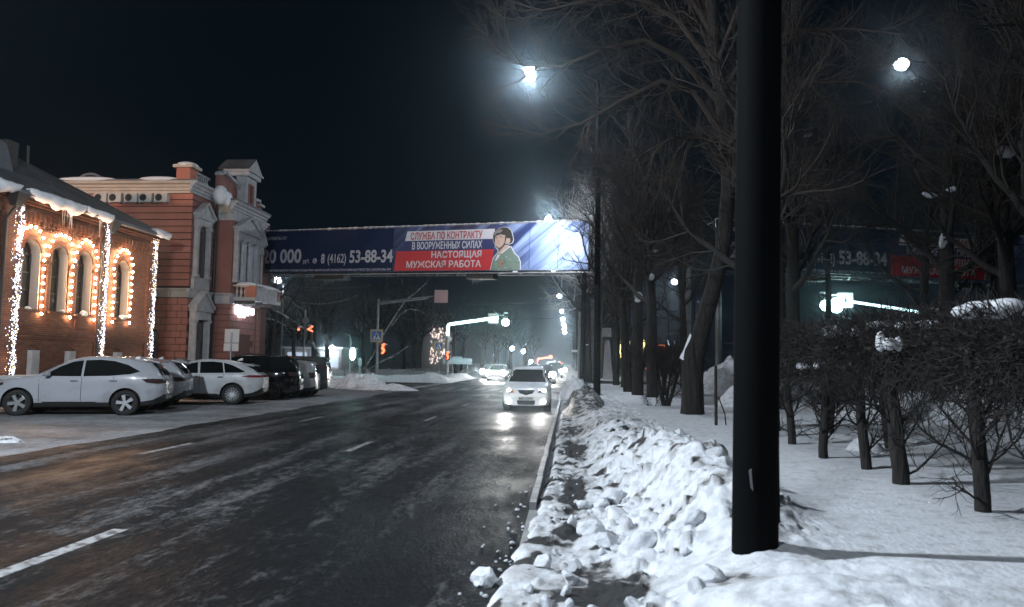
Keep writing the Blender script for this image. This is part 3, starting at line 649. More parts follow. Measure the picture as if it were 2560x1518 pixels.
profile('parapet', MT['roof'], [(-.3,10.98),(.42,10.98),(.42,11.06),(-.3,11.12)], (-32,YF,0), (XF+.42,YF,0), (0,-1,0))
profile('parapet', MT['roof'], [(-.3,10.50),(.44,10.50),(.44,10.60),(-.3,10.68)], (XR,39.98,0), (XR,YE+.1,0), (1,0,0))
# window with pediment: two columns, entablature, pediment
def aedicule(name, y0, y1, zb, zt, x, ap, proud=.22, panes=1, lit=False):
    t = MB().box(x, x+proud, y0, y0+min(.22,(y1-y0)*.28), zb, zt).box(x, x+proud, y1-min(.22,(y1-y0)*.28), y1, zb, zt).box(x, x+proud+.06, y0-.05, y0+.27, zt-.14, zt).box(x, x+proud+.06, y1-.27, y1+.05, zt-.14, zt).box(x, x+proud+.06, y0-.05, y0+.27, zb, zb+.14).box(x, x+proud+.06, y1-.27, y1+.05, zb, zb+.14).build(name, MT['w_trim'], mb)
    h = ap - zt
    MB().box(x, x+proud+.02, y0-.03, y1+.03, zt, zt+h*.30).box(x, x+proud+.12, y0-.10, y1+.10, zt+h*.30, zt+h*.42).build('entablature', MT['w_trim'], t)
    ym = (y0+y1)/2; z2 = zt+h*.42
    MB().add([(x,y0-.12,z2),(x,y1+.12,z2),(x,ym,ap),(x+proud+.05,y0-.12,z2),(x+proud+.05,y1+.12,z2),(x+proud+.05,ym,ap)], [(0,2,1),(3,4,5),(0,3,5,2),(1,2,5,4),(0,1,4,3)]).build('pediment', MT['w_trim'], t)
    for s in (-1, 1):
        e0 = (y0-.2 if s < 0 else y1+.2); MB().hexa([(x,e0,z2),(x+proud+.18,e0,z2),(x+proud+.18,ym,ap),(x,ym,ap),(x,e0,z2+.12),(x+proud+.18,e0,z2+.12),(x+proud+.18,ym,ap+.12),(x,ym,ap+.12)]).build('raking_cornice', MT['w_trim'], t, recalc=True)
    return t
a1 = aedicule('window_surround', 37.95, 39.45, 5.95, 8.75, XF+.03, 9.95)
blk('window', MT['frame_dark'], XF-.02, XF+.05, 38.2, 39.2, 6.0, 8.6); MB().box(XF+.05, XF+.06, 38.28, 39.12, 6.1, 8.5).build('pane', MT['pane'], a1)
blk('window_base', MT['w_trim'], XF, XF+.20, 37.85, 39.55, 5.3, 5.95)
a2 = aedicule('door_surround', 37.9, 39.6, .1, 3.7, XF+.03, 5.15, .30)
MB().box(XF-.0, XF+.06, 38.12, 39.38, .1, 3.6).build('door', MT['frame_dark'], mb)
MB().box(XF+.06, XF+.07, 38.3, 39.2, 2.6, 3.4).build('pane', MT['pane'], a2)
# triple window on the bay
a3 = aedicule('window_surround', 40.62, 43.45, 5.95, 8.45, XR+.0, 9.80, .24)
for y in (41.5, 42.45): MB().tube((XR+.12,y,5.95),(XR+.12,y,8.45),.13,.11,12).box(XR, XR+.28, y-.17, y+.17, 8.3, 8.45).box(XR, XR+.28, y-.17, y+.17, 5.95, 6.1).build('column', MT['w_trim'], mb)
for y, m in ((41.08, 'w_trim'), (41.97, 'lit_pane'), (42.9, 'lit_pane')):
    wv = blk('window', MT['w_trim'], XR-.02, XR+.03, y-.30, y+.30, 6.0, 8.4); MB().box(XR+.03, XR+.04, y-.20, y+.20, 6.1, 8.3).build('pane', MT['lit_pane'], wv)
a4 = aedicule('window_surround', 43.72, 44.35, 5.95, 8.2, XR+.03, 9.25, .12); MB().box(XR+.03, XR+.06, 43.9, 44.2, 6.0, 8.1).build('pane', MT['pane'], a4)
# balcony
bal = MB().box(XR, -17.70, 40.75, 44.5, 4.93, 5.12).build('balcony', MT['w_trim'], mb)
for y in (40.9, 42.0, 43.2, 44.4): MB().box(XR, -17.78, y-.08, y+.08, 4.72, 4.93).build('bracket', MT['iron'], bal)
bl = MB().lathe([(.05,5.14),(.05,5.2),(.035,5.24),(.085,5.42),(.03,5.6),(.05,5.66),(.05,5.72)], 10).mesh('baluster', MT['cream'])
for k in range(3): inst('baluster', bl, bal, (XR+.18+k*.24, 40.88, 0))
MB().box(-18.3, -17.72, 40.78, 40.98, 5.12, 5.74).build('balcony_pier', MT['orange'], bal); MB().box(XR, -17.66, 40.72, 41.04, 5.74, 5.82).build('handrail', MT['cream'], bal)
MB().box(-17.84, -17.76, 41.0, 44.1, 5.12, 5.74).build('balcony_panel', MT['w_trim'], bal); MB().box(-17.90, -17.68, 40.98, 44.5, 5.74, 5.82).build('handrail', MT['w_trim'], bal); MB().box(-17.9, -17.72, 44.1, 44.45, 5.12, 5.74).build('balcony_pier', MT['brown'], bal)
o = MB().ball((-18.3,40.88,5.84), .6, 14, 6, (1.0,.28,.26)).build('snow_cushion', MT['snow_cap'], None, smooth=True); tag(o, 'snow cushion on the near balcony rail of the mansion', 'snow')
o = MB().ball((-17.80,42.7,5.83), 1, 14, 6, (.15,1.8,.12)).build('snow_cushion', MT['snow_cap'], None, smooth=True); tag(o, 'long snow ridge on the front balcony rail of the mansion', 'snow')
# roof furniture
blk('roof', MT['roof'], -32, XF-.2, YF+.3, 47.8, 10.5, 11.25)
ped = blk('pedestal', MT['orange'], -20.95, -20.2, YF-.05, YF+.7, 11.1, 11.76); MB().box(-21.1, -20.0, YF-.18, YF+.85, 11.76, 11.92).build('pedestal_cap', MT['cream'], ped)
MB().ball((-20.55, YF+.33, 11.93), .62, 14, 6, (.95,.9,.35)).build('cap_snow', MT['snow_cap'], ped, smooth=True)
for k in range(6): MB().lathe([(.045,11.12),(.07,11.3),(.03,11.45),(.045,11.6)], 8, (-20.3, YF+.95+k*.22, 0)).build('baluster', MT['w_trim'], mb)
blk('balustrade_rail', MT['w_trim'], -20.4, -20.2, YF+.7, 39.9, 11.6, 11.72)
par = [(39.6,10.9),(39.6,11.85),(40.0,12.05),(40.6,11.9),(41.6,11.7),(42.3,11.2),(43.6,11.1),(43.6,10.6)]
MB().prism(par, (-19.75,0,0), (0,1,0), (0,0,1), (.25,0,0)).build('curved_parapet', MT['brown'], mb, recalc=True)
cp = MB()
for a, b_ in zip(par[1:-2], par[2:-1]): cp.hexa([(-19.8,a[0],a[1]),(-19.3,a[0],a[1]),(-19.3,b_[0],b_[1]),(-19.8,b_[0],b_[1]),(-19.8,a[0],a[1]+.16),(-19.3,a[0],a[1]+.16),(-19.3,b_[0],b_[1]+.16),(-19.8,b_[0],b_[1]+.16)])
cp.build('parapet_coping', MT['w_trim'], mb, recalc=True)
t = blk('turret', MT['w_trim'], -19.6, -19.0, 41.85, 43.3, 10.6, 12.35); blk('turret_recess', MT['brown'], -19.1, -18.99, 42.15, 43.0, 10.75, 12.0); blk('turret_slot', MT['joint'], -19.0, -18.975, 42.45, 42.7, 10.9, 11.9)
MB().box(-20.2, -18.8, 41.7, 43.45, 12.35, 12.6).box(-20.3, -18.68, 41.6, 43.55, 12.6, 12.72).build('turret_cornice', MT['w_trim'], t)
MB().add([(-18.75,41.6,12.72),(-18.75,43.55,12.72),(-18.75,42.6,13.5),(-20.6,41.6,12.72),(-20.6,43.55,12.72),(-20.6,42.6,13.5)], [(0,1,2),(3,5,4),(0,2,5,3),(1,4,5,2)]).build('turret_roof', MT['w_trim'], t)
MB().add([(-18.72,41.5,12.73),(-20.62,41.5,12.73),(-20.62,42.6,13.56),(-18.72,42.6,13.56)], [(0,1,2,3)]).build('turret_roof_snow', MT['roof'], t)
for y, z in ((43.6, 11.2), (44.2, 11.0)):
    q = blk('pedestal', MT['brown'], -19.6, -19.1, y-.2, y+.25, 10.6, z); MB().box(-19.7,-18.95,y-.3,y+.35,z,z+.16).build('pedestal_cap', MT['w_trim'], q)
# dormer with an arched snowy rim
o = MB()
for i in range(12):
    a0, a1 = PI*i/12, PI*(i+1)/12
    o.hexa([(-26.9+ro*math.cos(t_), yy, 11.0+ro*math.sin(t_)*.95) for (ro,t_,yy) in ((.85,a0,YF+1.6),(1.0,a0,YF+1.6),(1.0,a0,YF+2.4),(.85,a0,YF+2.4),(.85,a1,YF+1.6),(1.0,a1,YF+1.6),(1.0,a1,YF+2.4),(.85,a1,YF+2.4))])
o.build('dormer', MT['roof'], mb, recalc=True)
for k, (x0, wd) in enumerate(((-27.5,3.4),(-22.9,2.2))):
    o = MB().ball((x0+wd/2, YF-.30, 11.08), 1, 14, 6, (wd/2,.22,.14)).build('cornice_snow', MT['snow_cap'], None, smooth=True); tag(o, ('snow ridge on the mansion cornice above the leftmost cooling unit', 'snow lip on the mansion cornice left of the corner pedestal')[k], 'roof snow')
o = MB().ball((-19.5, 39.75, 10.75), .5, 14, 8, (.8,.9,1.1)).ball((-19.25, 40.1, 10.6), .34, 12, 8, (.8,.9,1.3)).build('cornice_snow', MT['snow_cap'], None, smooth=True); tag(o, 'curled snow drape hanging in the corner between the two mansion cornices', 'roof snow')
MB().tube((XF+.12,40.2,0),(XF+.12,40.2,10.3),.08).build('downpipe', MT['iron'], mb)
MB().tube((-21.0,YF-.06,4.7),(-20.9,YF-.06,5.2),.012).path([(-22.3,YF-.05,4.0),(-21.6,YF-.05,4.8),(-21.0,YF-.05,5.0)], .012, 4).build('cable', MT['iron'], mb)
# cooling units
unit = None
xsu = [-24.95, -24.14, -23.25, -22.45, -21.59]; nm = ['leftmost', 'second from the left', 'middle', 'fourth from the left', 'rightmost']
for x, n_ in zip(xsu, nm):
    if unit is None:
        unit = thing('air_conditioner', '', 'air conditioner', (x, YF-.04, 9.84), 0, 'air conditioners under the mansion cornice')
        bevel(MB().box(-.36,.36,-.32,0,0,.48).build('casing', MT['ac'], unit), .02)
        g = MB()
        g.cur = 0; g.add([(-.10+.19*math.cos(2*PI*i/16), -.323, .25+.19*math.sin(2*PI*i/16)) for i in range(16)], [tuple(range(16))]); g.build('fan_opening', MT['grille'], unit)
        g = MB()
        for i in range(8): a = 2*PI*i/8; g.tube((-.10,-.33,.25), (-.10+.18*math.cos(a),-.33,.25+.18*math.sin(a)), .006, n=4)
        for rr in (.07,.13,.19): g.path([(-.10+rr*math.cos(2*PI*i/14), -.33, .25+rr*math.sin(2*PI*i/14)) for i in range(15)], .006, 4)
        g.build('fan_guard', MT['iron'], unit)
        MB().box(-.30,-.26,-.32,.04,-.06,0).box(.26,.30,-.32,.04,-.06,0).build('bracket', MT['pole_grey'], unit); u = unit
    else:
        u = copy_tree(unit); u.location.x = x
    u['label'] = n_ + ' of the five air conditioners under the mansion cornice'
# lit fascia sign
sg = thing('shop_sign', 'glowing white round emblem with two short words on the mansion ground floor', 'sign', (XR+.12, 40.75, 0))
MB().prism([(.24+.20*math.cos(2*PI*i/20), 4.44+.30*math.sin(2*PI*i/20)) for i in range(20)], (0,0,0), (0,1,0), (0,0,1), (.05,0,0)).build('emblem', MT['sign_white'], sg, recalc=True)
def text3(name, s, size, m, parent, loc, rot, sx=1, off=0, ext=.004, align='LEFT'):
    cu_ = bpy.data.curves.new(name, 'FONT'); cu_.body = s; cu_.size = size; cu_.offset = off; cu_.extrude = ext; cu_.align_x = align; cu_.resolution_u = 3; cu_.materials.append(m)
    tmp = bpy.data.objects.new(name, cu_); C.objects.link(tmp); me = bpy.data.meshes.new_from_object(tmp.evaluated_get(bpy.context.evaluated_depsgraph_get())); bpy.data.objects.remove(tmp); bpy.data.curves.remove(cu_)
    o = bpy.data.objects.new(name, me); link(o, parent); o.location = loc; o.rotation_euler = rot; o.scale = (sx, 1, 1); return o
XROT = (PI/2, 0, PI/2)
text3('lettering', 'ирн дтов', .62, MT['sign_white'], sg, (.02, .48, 4.28), XROT, .80, .022, .02)
text3('lettering', 'клиника', .24, MT['sign_white'], sg, (.02, .50, 4.04), XROT, .9, .012, .02)
for z in (4.4,): lamp('sign_glow', (XR+.6, 42, 4.5), 14, (.9,.9,1), .3)
# iron fence in the gap and gate pier
t = thing('iron_fence', 'dark iron fence between the brick building and the mansion', 'fence', (-21.9, 36.2, 0))
bars = MB().box(-.02,.02,-.02,.02,0,1.45).mesh('picket', MT['iron'])
for k in range(16): inst('picket', bars, t, (-1.9+k*.13*1.0, 0, 1.05+.012*k*0))
MB().box(-2, .12, -.02, .02, 2.42, 2.47).box(-2, .12, -.02, .02, 1.4, 1.45).build('rail', MT['iron'], t); MB().box(-2,.2,-.1,.1,0,1.05).build('plinth', MT['concrete'], t)
t = thing('gate_pier', 'dark narrow gate pier in front of the mansion blocks', 'pier', (-21.0, 36.4, 0)); MB().box(-.14,.14,-.14,.14,0,2.9).build('shaft', MT['iron'], t); MB().ball((0,0,2.95), .14).build('cap', MT['iron'], t)
# road sign seen from behind
t = thing('road_sign', 'pair of road sign plates seen from behind on a thin post before the mansion', 'road sign', (-12.56, 27, 0))
MB().tube((0,-.03,0),(0,-.03,2.62),.032,n=10).build('post', MT['pole_grey'], t); bevel(MB().box(-.28,.28,0,.02,2.24,2.75).build('plate', MT['sign_back'], t), .01); bevel(MB().box(-.30,.27,0,.02,1.93,2.22).build('plate', MT['sign_back'], t), .01)

# ================================================================== OVERHEAD BANNER
MT['ban'] = mat('banner_print', (.009,.020,.058), .5, spec=.15)
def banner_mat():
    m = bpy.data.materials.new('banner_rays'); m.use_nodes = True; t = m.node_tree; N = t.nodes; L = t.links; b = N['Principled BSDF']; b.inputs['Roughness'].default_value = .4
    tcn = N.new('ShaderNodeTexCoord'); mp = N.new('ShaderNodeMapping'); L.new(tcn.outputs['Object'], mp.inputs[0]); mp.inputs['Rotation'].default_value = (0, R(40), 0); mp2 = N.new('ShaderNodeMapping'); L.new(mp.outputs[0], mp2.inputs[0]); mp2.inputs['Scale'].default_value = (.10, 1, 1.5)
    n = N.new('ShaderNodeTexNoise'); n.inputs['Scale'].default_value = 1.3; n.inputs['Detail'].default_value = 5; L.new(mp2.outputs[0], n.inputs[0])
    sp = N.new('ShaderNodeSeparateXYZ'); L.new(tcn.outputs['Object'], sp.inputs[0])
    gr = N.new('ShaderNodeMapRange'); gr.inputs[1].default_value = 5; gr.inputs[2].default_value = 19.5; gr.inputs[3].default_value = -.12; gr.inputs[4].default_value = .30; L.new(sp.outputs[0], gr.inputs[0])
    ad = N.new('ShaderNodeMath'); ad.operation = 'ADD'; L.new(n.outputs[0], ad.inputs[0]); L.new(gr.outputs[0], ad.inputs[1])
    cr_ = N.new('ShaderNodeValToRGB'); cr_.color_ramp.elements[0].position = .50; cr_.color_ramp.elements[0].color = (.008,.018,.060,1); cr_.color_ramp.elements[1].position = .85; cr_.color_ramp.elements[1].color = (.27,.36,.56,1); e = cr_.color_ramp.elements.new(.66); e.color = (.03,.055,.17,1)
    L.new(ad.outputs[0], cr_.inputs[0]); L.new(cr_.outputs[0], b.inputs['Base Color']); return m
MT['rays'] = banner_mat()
MT['b_white'] = mat('print_white', (.62,.63,.66), .45); MT['b_text'] = mat('print_text', (.42,.43,.48), .45); MT['b_red'] = mat('print_red', (.50,.025,.03), .45); MT['b_navy'] = mat('print_navy', (.018,.028,.12), .45); MT['b_redtext'] = mat('print_redtext', (.40,.02,.03), .45)
for k, c_ in dict(skin=(.50,.36,.30), skin2=(.16,.10,.08), helmet=(.030,.033,.030), helmet2=(.12,.12,.11), goggles=(.22,.20,.19), jacket=(.15,.21,.17), jacket2=(.30,.40,.34), jacket3=(.05,.08,.06), ribbon=(.5,.16,.04)).items(): MT[k] = mat('print_'+k, c_, .5)
bn = thing('overhead_banner', 'long navy recruitment banner on a steel gantry spanning the road', 'billboard', (-19.5, 47.3, 7.29), 0)
bn.rotation_euler = (0, R(1.2), R(-16.39))
H_ = 2.72
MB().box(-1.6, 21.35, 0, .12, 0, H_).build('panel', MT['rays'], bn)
def flat(name, poly, m, k, parent=bn):
    return MB().prism(poly, (0,-.004*k-.004,0), (1,0,0), (0,0,1), (0,.004,0)).build(name, m, parent, recalc=True)
flat('navy_field', [(-1.55,.03),(9.0,.03),(9.0,H_-.03),(-1.55,H_-.03)], MT['ban'], 0)
flat('white_stripe', [(9.81,1.86),(9.95,2.45),(15.7,2.45),(15.7,1.86)], MT['b_white'], 1)
flat('navy_stripe', [(9.6,1.24),(9.8,1.85),(15.7,1.85),(15.7,1.24)], MT['b_navy'], 1)
flat('red_stripe', [(9.12,.03),(9.26,1.24),(15.7,1.24),(15.5,.03)], MT['b_red'], 2)
FR = (PI/2, 0, 0)
def btext(s, u, v, cap, width, m, align='LEFT', off=.0, k=4):
    o = text3('lettering', s, cap/.72, m, bn, (u, -.004*k-.006, v), FR, 1, off, .003, align)
    bpy.context.view_layer.update(); wd = o.dimensions.x
    if wd > 0: o.scale = (width/wd, 1, 1)
    return o
btext('ВЫПЛАТЫ ОТ', -.62, 2.16, .20, 1.68, MT['b_text'], off=.004)
btext('20 000', -.80, .66, .88, 3.08, MT['b_text'], off=.035)
btext('руб.', 2.44, .60, .26, .46, MT['b_text'], off=.004)
flat('phone_disc', [(3.33+.16*math.cos(2*PI*i/20), .74+.17*math.sin(2*PI*i/20)) for i in range(20)], MT['b_text'], 3)
flat('handset', [(3.25,.84),(3.29,.86),(3.31,.78),(3.29,.75),(3.35,.68),(3.39,.70),(3.44,.66),(3.40,.62),(3.34,.63),(3.26,.72)], MT['b_navy'], 4)
btext('8', 3.80, .58, .61, .27, MT['b_text'], off=.02)
btext('(4162)', 4.28, .60, .58, 1.36, MT['b_text'], off=.012)
btext('53-88-34', 5.90, .60, .77, 3.10, MT['b_text'], off=.03)
btext('А С УЧЕТОМ ВЫПЛАТ ПРАВИТЕЛЬСТВА АМУРСКОЙ ОБЛАСТИ И МИНИСТЕРСТВА ОБОРОНЫ РФ', -.72, .07, .13, 9.65, MT['b_text'], off=.003)
btext('СЛУЖБА ПО КОНТРАКТУ', 10.18, 1.93, .42, 4.75, MT['b_redtext'], off=.012)
btext('В ВООРУЖЕННЫХ СИЛАХ', 10.30, 1.34, .42, 4.62, MT['b_white'], off=.012)
btext('НАСТОЯЩАЯ', 11.62, .80, .38, 3.27, MT['b_white'], off=.010)
btext('МУЖСКАЯ РАБОТА', 9.95, .22, .39, 4.93, MT['b_white'], off=.010)
# stencil gaps of the lower two lines
r = random.Random(4)
# printed soldier, from his white outline inwards
def S(pts): return [(15.5+(x-290)/880*1.91, (1340-y)/1255*2.52+.02) for x, y in pts]
sol = flat('printed_soldier', S([(285,1340),(350,1010),(400,920),(490,820),(485,760),(430,700),(400,590),(350,520),(335,350),(380,220),(480,130),(640,80),(780,110),(880,210),(925,370),(950,470),(920,560),(800,620),(800,650),(880,655),(980,840),(1100,960),(1160,1100),(1170,1340)]), MT['b_white'], 3)
flat('jacket', S([(305,1340),(360,1050),(420,930),(500,830),(620,860),(810,700),(865,680),(960,860),(1080,970),(1135,1110),(1145,1340)]), MT['jacket'], 5, bn)
flat('shirt', S([(430,1060),(500,880),(560,920),(440,1090)]), MT['b_white'], 6); flat('neck', S([(500,720),(520,840),(560,910),(620,810),(800,690),(800,600),(640,600)]), MT['skin'], 7)
flat('neck_shadow', S([(505,720),(520,835),(640,690),(700,620),(560,700)]), MT['skin2'], 8); flat('face', S([(410,400),(410,560),(440,680),(530,715),(640,680),(720,560),(850,560),(860,420),(700,320),(450,330)]), MT['skin'], 9)
flat('helmet', S([(350,350),(370,250),(470,150),(640,95),(770,120),(860,210),(910,370),(930,470),(900,550),(810,600),(850,500),(830,420),(750,430),(700,330),(560,310),(430,350),(405,420),(410,560),(370,520)]), MT['helmet'], 10)
flat('goggles', S([(365,330),(400,230),(500,160),(620,170),(640,220),(560,270),(450,260),(410,330)]), MT['goggles'], 11); flat('helmet_band', S([(440,290),(560,250),(650,150),(700,260),(880,360),(860,400),(700,320),(560,300)]), MT['helmet'], 12)
for q in ([(700,330),(735,400),(710,560),(670,620),(660,590),(695,540)], [(680,580),(810,580),(810,610),(680,612)], [(430,640),(460,650),(505,690),(560,695),(625,650),(665,600),(690,612),(645,675),(570,722),(495,715)]): flat('chin_strap', S(q), MT['helmet'], 13)
for q in ([(430,390),(480,370),(480,400),(440,410)], [(530,370),(590,340),(600,360),(545,395)], [(580,395),(640,395),(620,415)], [(440,425),(480,420),(470,440)], [(470,490),(530,490),(500,505)], [(465,550),(560,545),(510,562)]): flat('face_shade', S(q), MT['skin2'], 14)
r = random.Random(8)
for k in range(26):
    x = r.uniform(360, 1110); y = r.uniform(1000 if x < 500 else 880, 1310); a = r.uniform(18,55); b_ = r.uniform(8,20)
    if x > 1000 and y < 1010: continue
    flat('camouflage_patch', S([(x-a,y+b_),(x-a*.2,y-b_*.6),(x+a,y-b_),(x+a*.3,y+b_)]), MT[r.choice(['jacket2','jacket3','jacket2'])], 6)
flat('ribbon', S([(560,1100),(580,1090),(640,1060),(660,1110),(600,1130),(605,1240),(575,1245)]), MT['ribbon'], 8)
for u in (3.0, 6.3, 9.05, 12.4, 17.9, 19.6): flat('panel_seam', [(u,.02),(u+.02,.02),(u+.02,H_-.02),(u,H_-.02)], MT['b_navy'], 15)
# gantry truss
tr = MB()
for zz, yy in ((-.10,.1),(-.10,1.25)): tr.box(-1.6, 21.35, yy-.05, yy+.05, zz-.06, zz)
tr.box(-1.6,21.35,-.06,.16,H_,H_+.05)
gant = tr.build('gantry', MT['pole_grey'], bn)
for k in range(17): MB().tube((-1.4+k*1.35, .1, -.14), (-1.4+(k+.5)*1.35, 1.25, -.14), .03, n=5).tube((-1.4+(k+.5)*1.35, 1.25, -.14), (-1.4+(k+1)*1.35, .1, -.14), .03, n=5).build('brace', MT['pole_grey'], gant)
MB().box(3.2, 5.4, .2, 1.0, -.42, -.16).build('service_box', MT['iron'], gant)
MB().box(13.9, 15.6, .2, 1.0, -.45, -.16).build('service_box', MT['iron'], gant)
MB().box(-1.6, 21.35, .2, 1.15, H_-.1, H_+.0).build('back_panel', MT['iron'], gant)
for u in (17.0, 19.3): MB().box(u, u+.25, -.25, -.1, -.14, -.06).build('floodlight', MT['s_white'], gant)
for k in range(9): MB().tube((14.3+.13*k if k < 5 else 4+.2*(k-5), .3, -.45), (14.3+.13*k if k < 5 else 4+.2*(k-5), .3, -.6-.25*random.Random(k).random()), .012, .002, 4).build('icicle', MT['icicle'], gant)
MB().tube((21.0,.6,-7.2),(21.0,.6,2.4),.13,n=12).build('leg', MT['pole_black'], gant)
MB().tube((-1.2,.6,-7.2),(-1.2,.6,2.4),.16,n=12).build('leg', MT['pole_grey'], gant)
ts = MB(); 
for i in range(60):
    u = -1.4+i*.38; hgt = .05+.05*random.Random(i).random(); ts.ball((u, .05, H_+.05), 1, 6, 4, (.26,.10,hgt))
ts.build('snow_cover', MT['snow_cap'], bn, smooth=True)
# second banner over the far carriageway
bpy.context.view_layer.update()
b2 = copy_tree(bn); b2['label'] = 'dim navy recruitment banner over the far carriageway, glimpsed through the park trees'
ang = R(15); b2.rotation_euler = (0, R(.3), ang); b2.location = (18.32-9.0*math.cos(ang), 44.6-9.0*math.sin(ang), 7.0)
lamp('banner_flood', (-1.0, 39.8, 8.7), 950, (.85,.90,1.0), .15, 150, (-1.6, 42.2, 8.0), .6)
fl = thing('floodlight', 'small bright floodlight at the top right end of the banner', 'floodlight', (-.60, 39.6, 9.05)); MB().ball((0,0,0), .10, 10, 6).build('lens', MT['lamp_on'], fl); MB().tube((0,.1,.06),(.2,2.2,.35),.03).build('arm', MT['pole_grey'], fl)

# ================================================================== CARS
def crv(pts, x, k=.06):
    p = np.array(pts, float); xx = np.linspace(p[0,0], p[-1,0], 400); yy = np.interp(xx, p[:,0], p[:,1])
    w_ = int(max(1, k/(xx[1]-xx[0]))); pad = np.concatenate([2*yy[0]-yy[w_:0:-1], yy, 2*yy[-1]-yy[-2:-w_-2:-1]]); ker = np.hanning(2*w_+3)[1:-1]; ker /= ker.sum()
    return np.interp(x, xx, np.convolve(pad, ker, 'same')[w_:w_+400])
def car_body(S):
    """loft: x forward from the rear axle, y left, z up"""
    x0, x1 = S['x0'], S['x1']
    t = np.linspace(0, 1, 74); xs = x0 + (x1-x0)*(t - .11*np.sin(2*PI*t)/1.0)
    top = crv(S['top'], xs, S.get('ks', .09)); belt = np.minimum(crv(S['belt'], xs), top-.05); bot = crv(S['bot'], xs, .1); w_ = crv(S['w'], xs, .12); rw = crv(S['rw'], xs, .15)
    V = []
    for i, x in enumerate(xs):
        T, Bt, b0, W, Rw = top[i], belt[i], bot[i], w_[i], min(rw[i], w_[i]*.97)
        hh = T-Bt; gh = min(1, hh/.25); Wb = W*.965
        half = [(0,b0),(W*.80,b0),(W*.93,b0+.035),(W*.985,b0+.14),(W,b0+.30),(W*1.0,(b0+.3+Bt)/2),(W*.995,Bt-.10),(Wb,Bt),
                (Wb+(Rw-Wb)*.33,Bt+hh*.36),(Wb+(Rw-Wb)*.72,Bt+hh*.70),(Rw,T-.055*gh-.012),(Rw*.90,T-.018),(Rw*.5,T-.003),(0,T)]
        V.append([(x,y,z) for y,z in half] + [(x,-y,z) for y,z in half[-2:0:-1]])
    n = len(V[0]); vs = [p for ring in V for p in ring]; fs = []; ms = []
    for i in range(len(V)-1):
        for j in range(n):
            j2 = (j+1) % n; fs.append((i*n+j, i*n+j2, (i+1)*n+j2, (i+1)*n+j)); lo = min(j, n-j-1) if True else 0
            ms.append(1 if (j < 3 or j >= n-3) and S.get('clad', True) else 0)
    fs.append(tuple(range(n-1,-1,-1))); fs.append(tuple((len(V)-1)*n+j for j in range(n))); ms += [0, 0]
    return vs, fs, ms
def bvh_of(vs, fs): return BVHTree.FromPolygons(vs, [tuple(f) for f in fs])
def decal(name, poly, axis, bv, m, parent, off=.006, side=1, cell=.07, mat_i=None, thick=0):
    """polygon drawn on a view plane and pressed onto the body: axis 'y' uses (x,z), 'f'/'r' use (y,z) from the front or the rear"""
    bm = bmesh.new(); vs = [bm.verts.new((p[0], p[1], 0)) for p in poly]; bm.faces.new(vs)
    xs = [p[0] for p in poly]; ys = [p[1] for p in poly]
    for ax, lo, hi in ((0, min(xs), max(xs)), (1, min(ys), max(ys))):
        k = int((hi-lo)/cell)
        for q in range(1, k+1):
            co = [0,0,0]; co[ax] = lo+(hi-lo)*q/(k+1); no = [0,0,0]; no[ax] = 1
            bmesh.ops.bisect_plane(bm, geom=bm.verts[:]+bm.edges[:]+bm.faces[:], plane_co=co, plane_no=no)
    dead = []
    for v in bm.verts:
        a, z = v.co.x, v.co.y
        if axis == 'y': o = Vector((a, side*3, z)); d = Vector((0, -side, 0))
        elif axis == 'r': o = Vector((-5, a, z)); d = Vector((1, 0, 0))
        elif axis == 'f': o = Vector((9, a, z)); d = Vector((-1, 0, 0))
        h, nn, _, _ = bv.ray_cast(o, d)
        if h is None: dead.append(v); v.co = o; continue
        if nn.dot(d) > 0: nn = -nn
        v.co = h + nn*off
    if dead: bmesh.ops.delete(bm, geom=dead, context='VERTS')
    me = bpy.data.meshes.new(name); bm.to_mesh(me); bm.free(); me.materials.append(m); me.polygons.foreach_set('use_smooth', [True]*len(me.polygons))
    return link(bpy.data.objects.new(name, me), parent)
def rim_mesh(rr, kind, m):
    b = MB(); wd = .10
    b.lathe([(rr*.90,-wd),(rr*.97,-wd),(rr,-wd*.2),(rr,.0),(rr*.93,.008),(rr*.90,-.02),(rr*.88,-wd)], 24, axis='y')
    ns, sw = {'five': (5,.085), 'multi': (15,.028), 'eight': (8,.04), 'six': (6,.06)}[kind]
    for i in range(ns):
        a = 2*PI*i/ns+.3; u = (math.cos(a), math.sin(a)); v = (-u[1], u[0]); 
        def P(r_, s, y): return (u[0]*r_+v[0]*s, y, u[1]*r_+v[1]*s)
        k = 1.0 if kind != 'five' else 1.35
        b.hexa([P(rr*.12,-sw*.5,-.05),P(rr*.12,sw*.5,-.05),P(rr*.93,sw*.5*k,-.05),P(rr*.93,-sw*.5*k,-.05),P(rr*.12,-sw*.4,.0),P(rr*.12,sw*.4,.0),P(rr*.93,sw*.42*k,.002),P(rr*.93,-sw*.42*k,.002)])
    b.lathe([(0,.006),(rr*.16,.004),(rr*.18,-.04)], 14, axis='y')
    me = b.mesh('rim', m); bm = bmesh.new(); bm.from_mesh(me); bmesh.ops.recalc_face_normals(bm, faces=bm.faces); bm.to_mesh(me); bm.free(); return me
def tyre_mesh(r_, rr, wd=.115):
    p = [(rr*.97,-wd),(rr*1.04,-wd*1.08),(r_*.93,-wd*1.12),(r_*.985,-wd*.85),(r_,-wd*.4),(r_,wd*.4),(r_*.985,wd*.85),(r_*.93,wd*1.12),(rr*1.04,wd*1.08),(rr*.97,wd)]
    b = MB().lathe(p, 30, axis='y'); b.lathe([(0,-.03),(rr*.98,-.03)], 24, axis='y'); me = b.mesh('wheel', MT['rubber'], True); return me
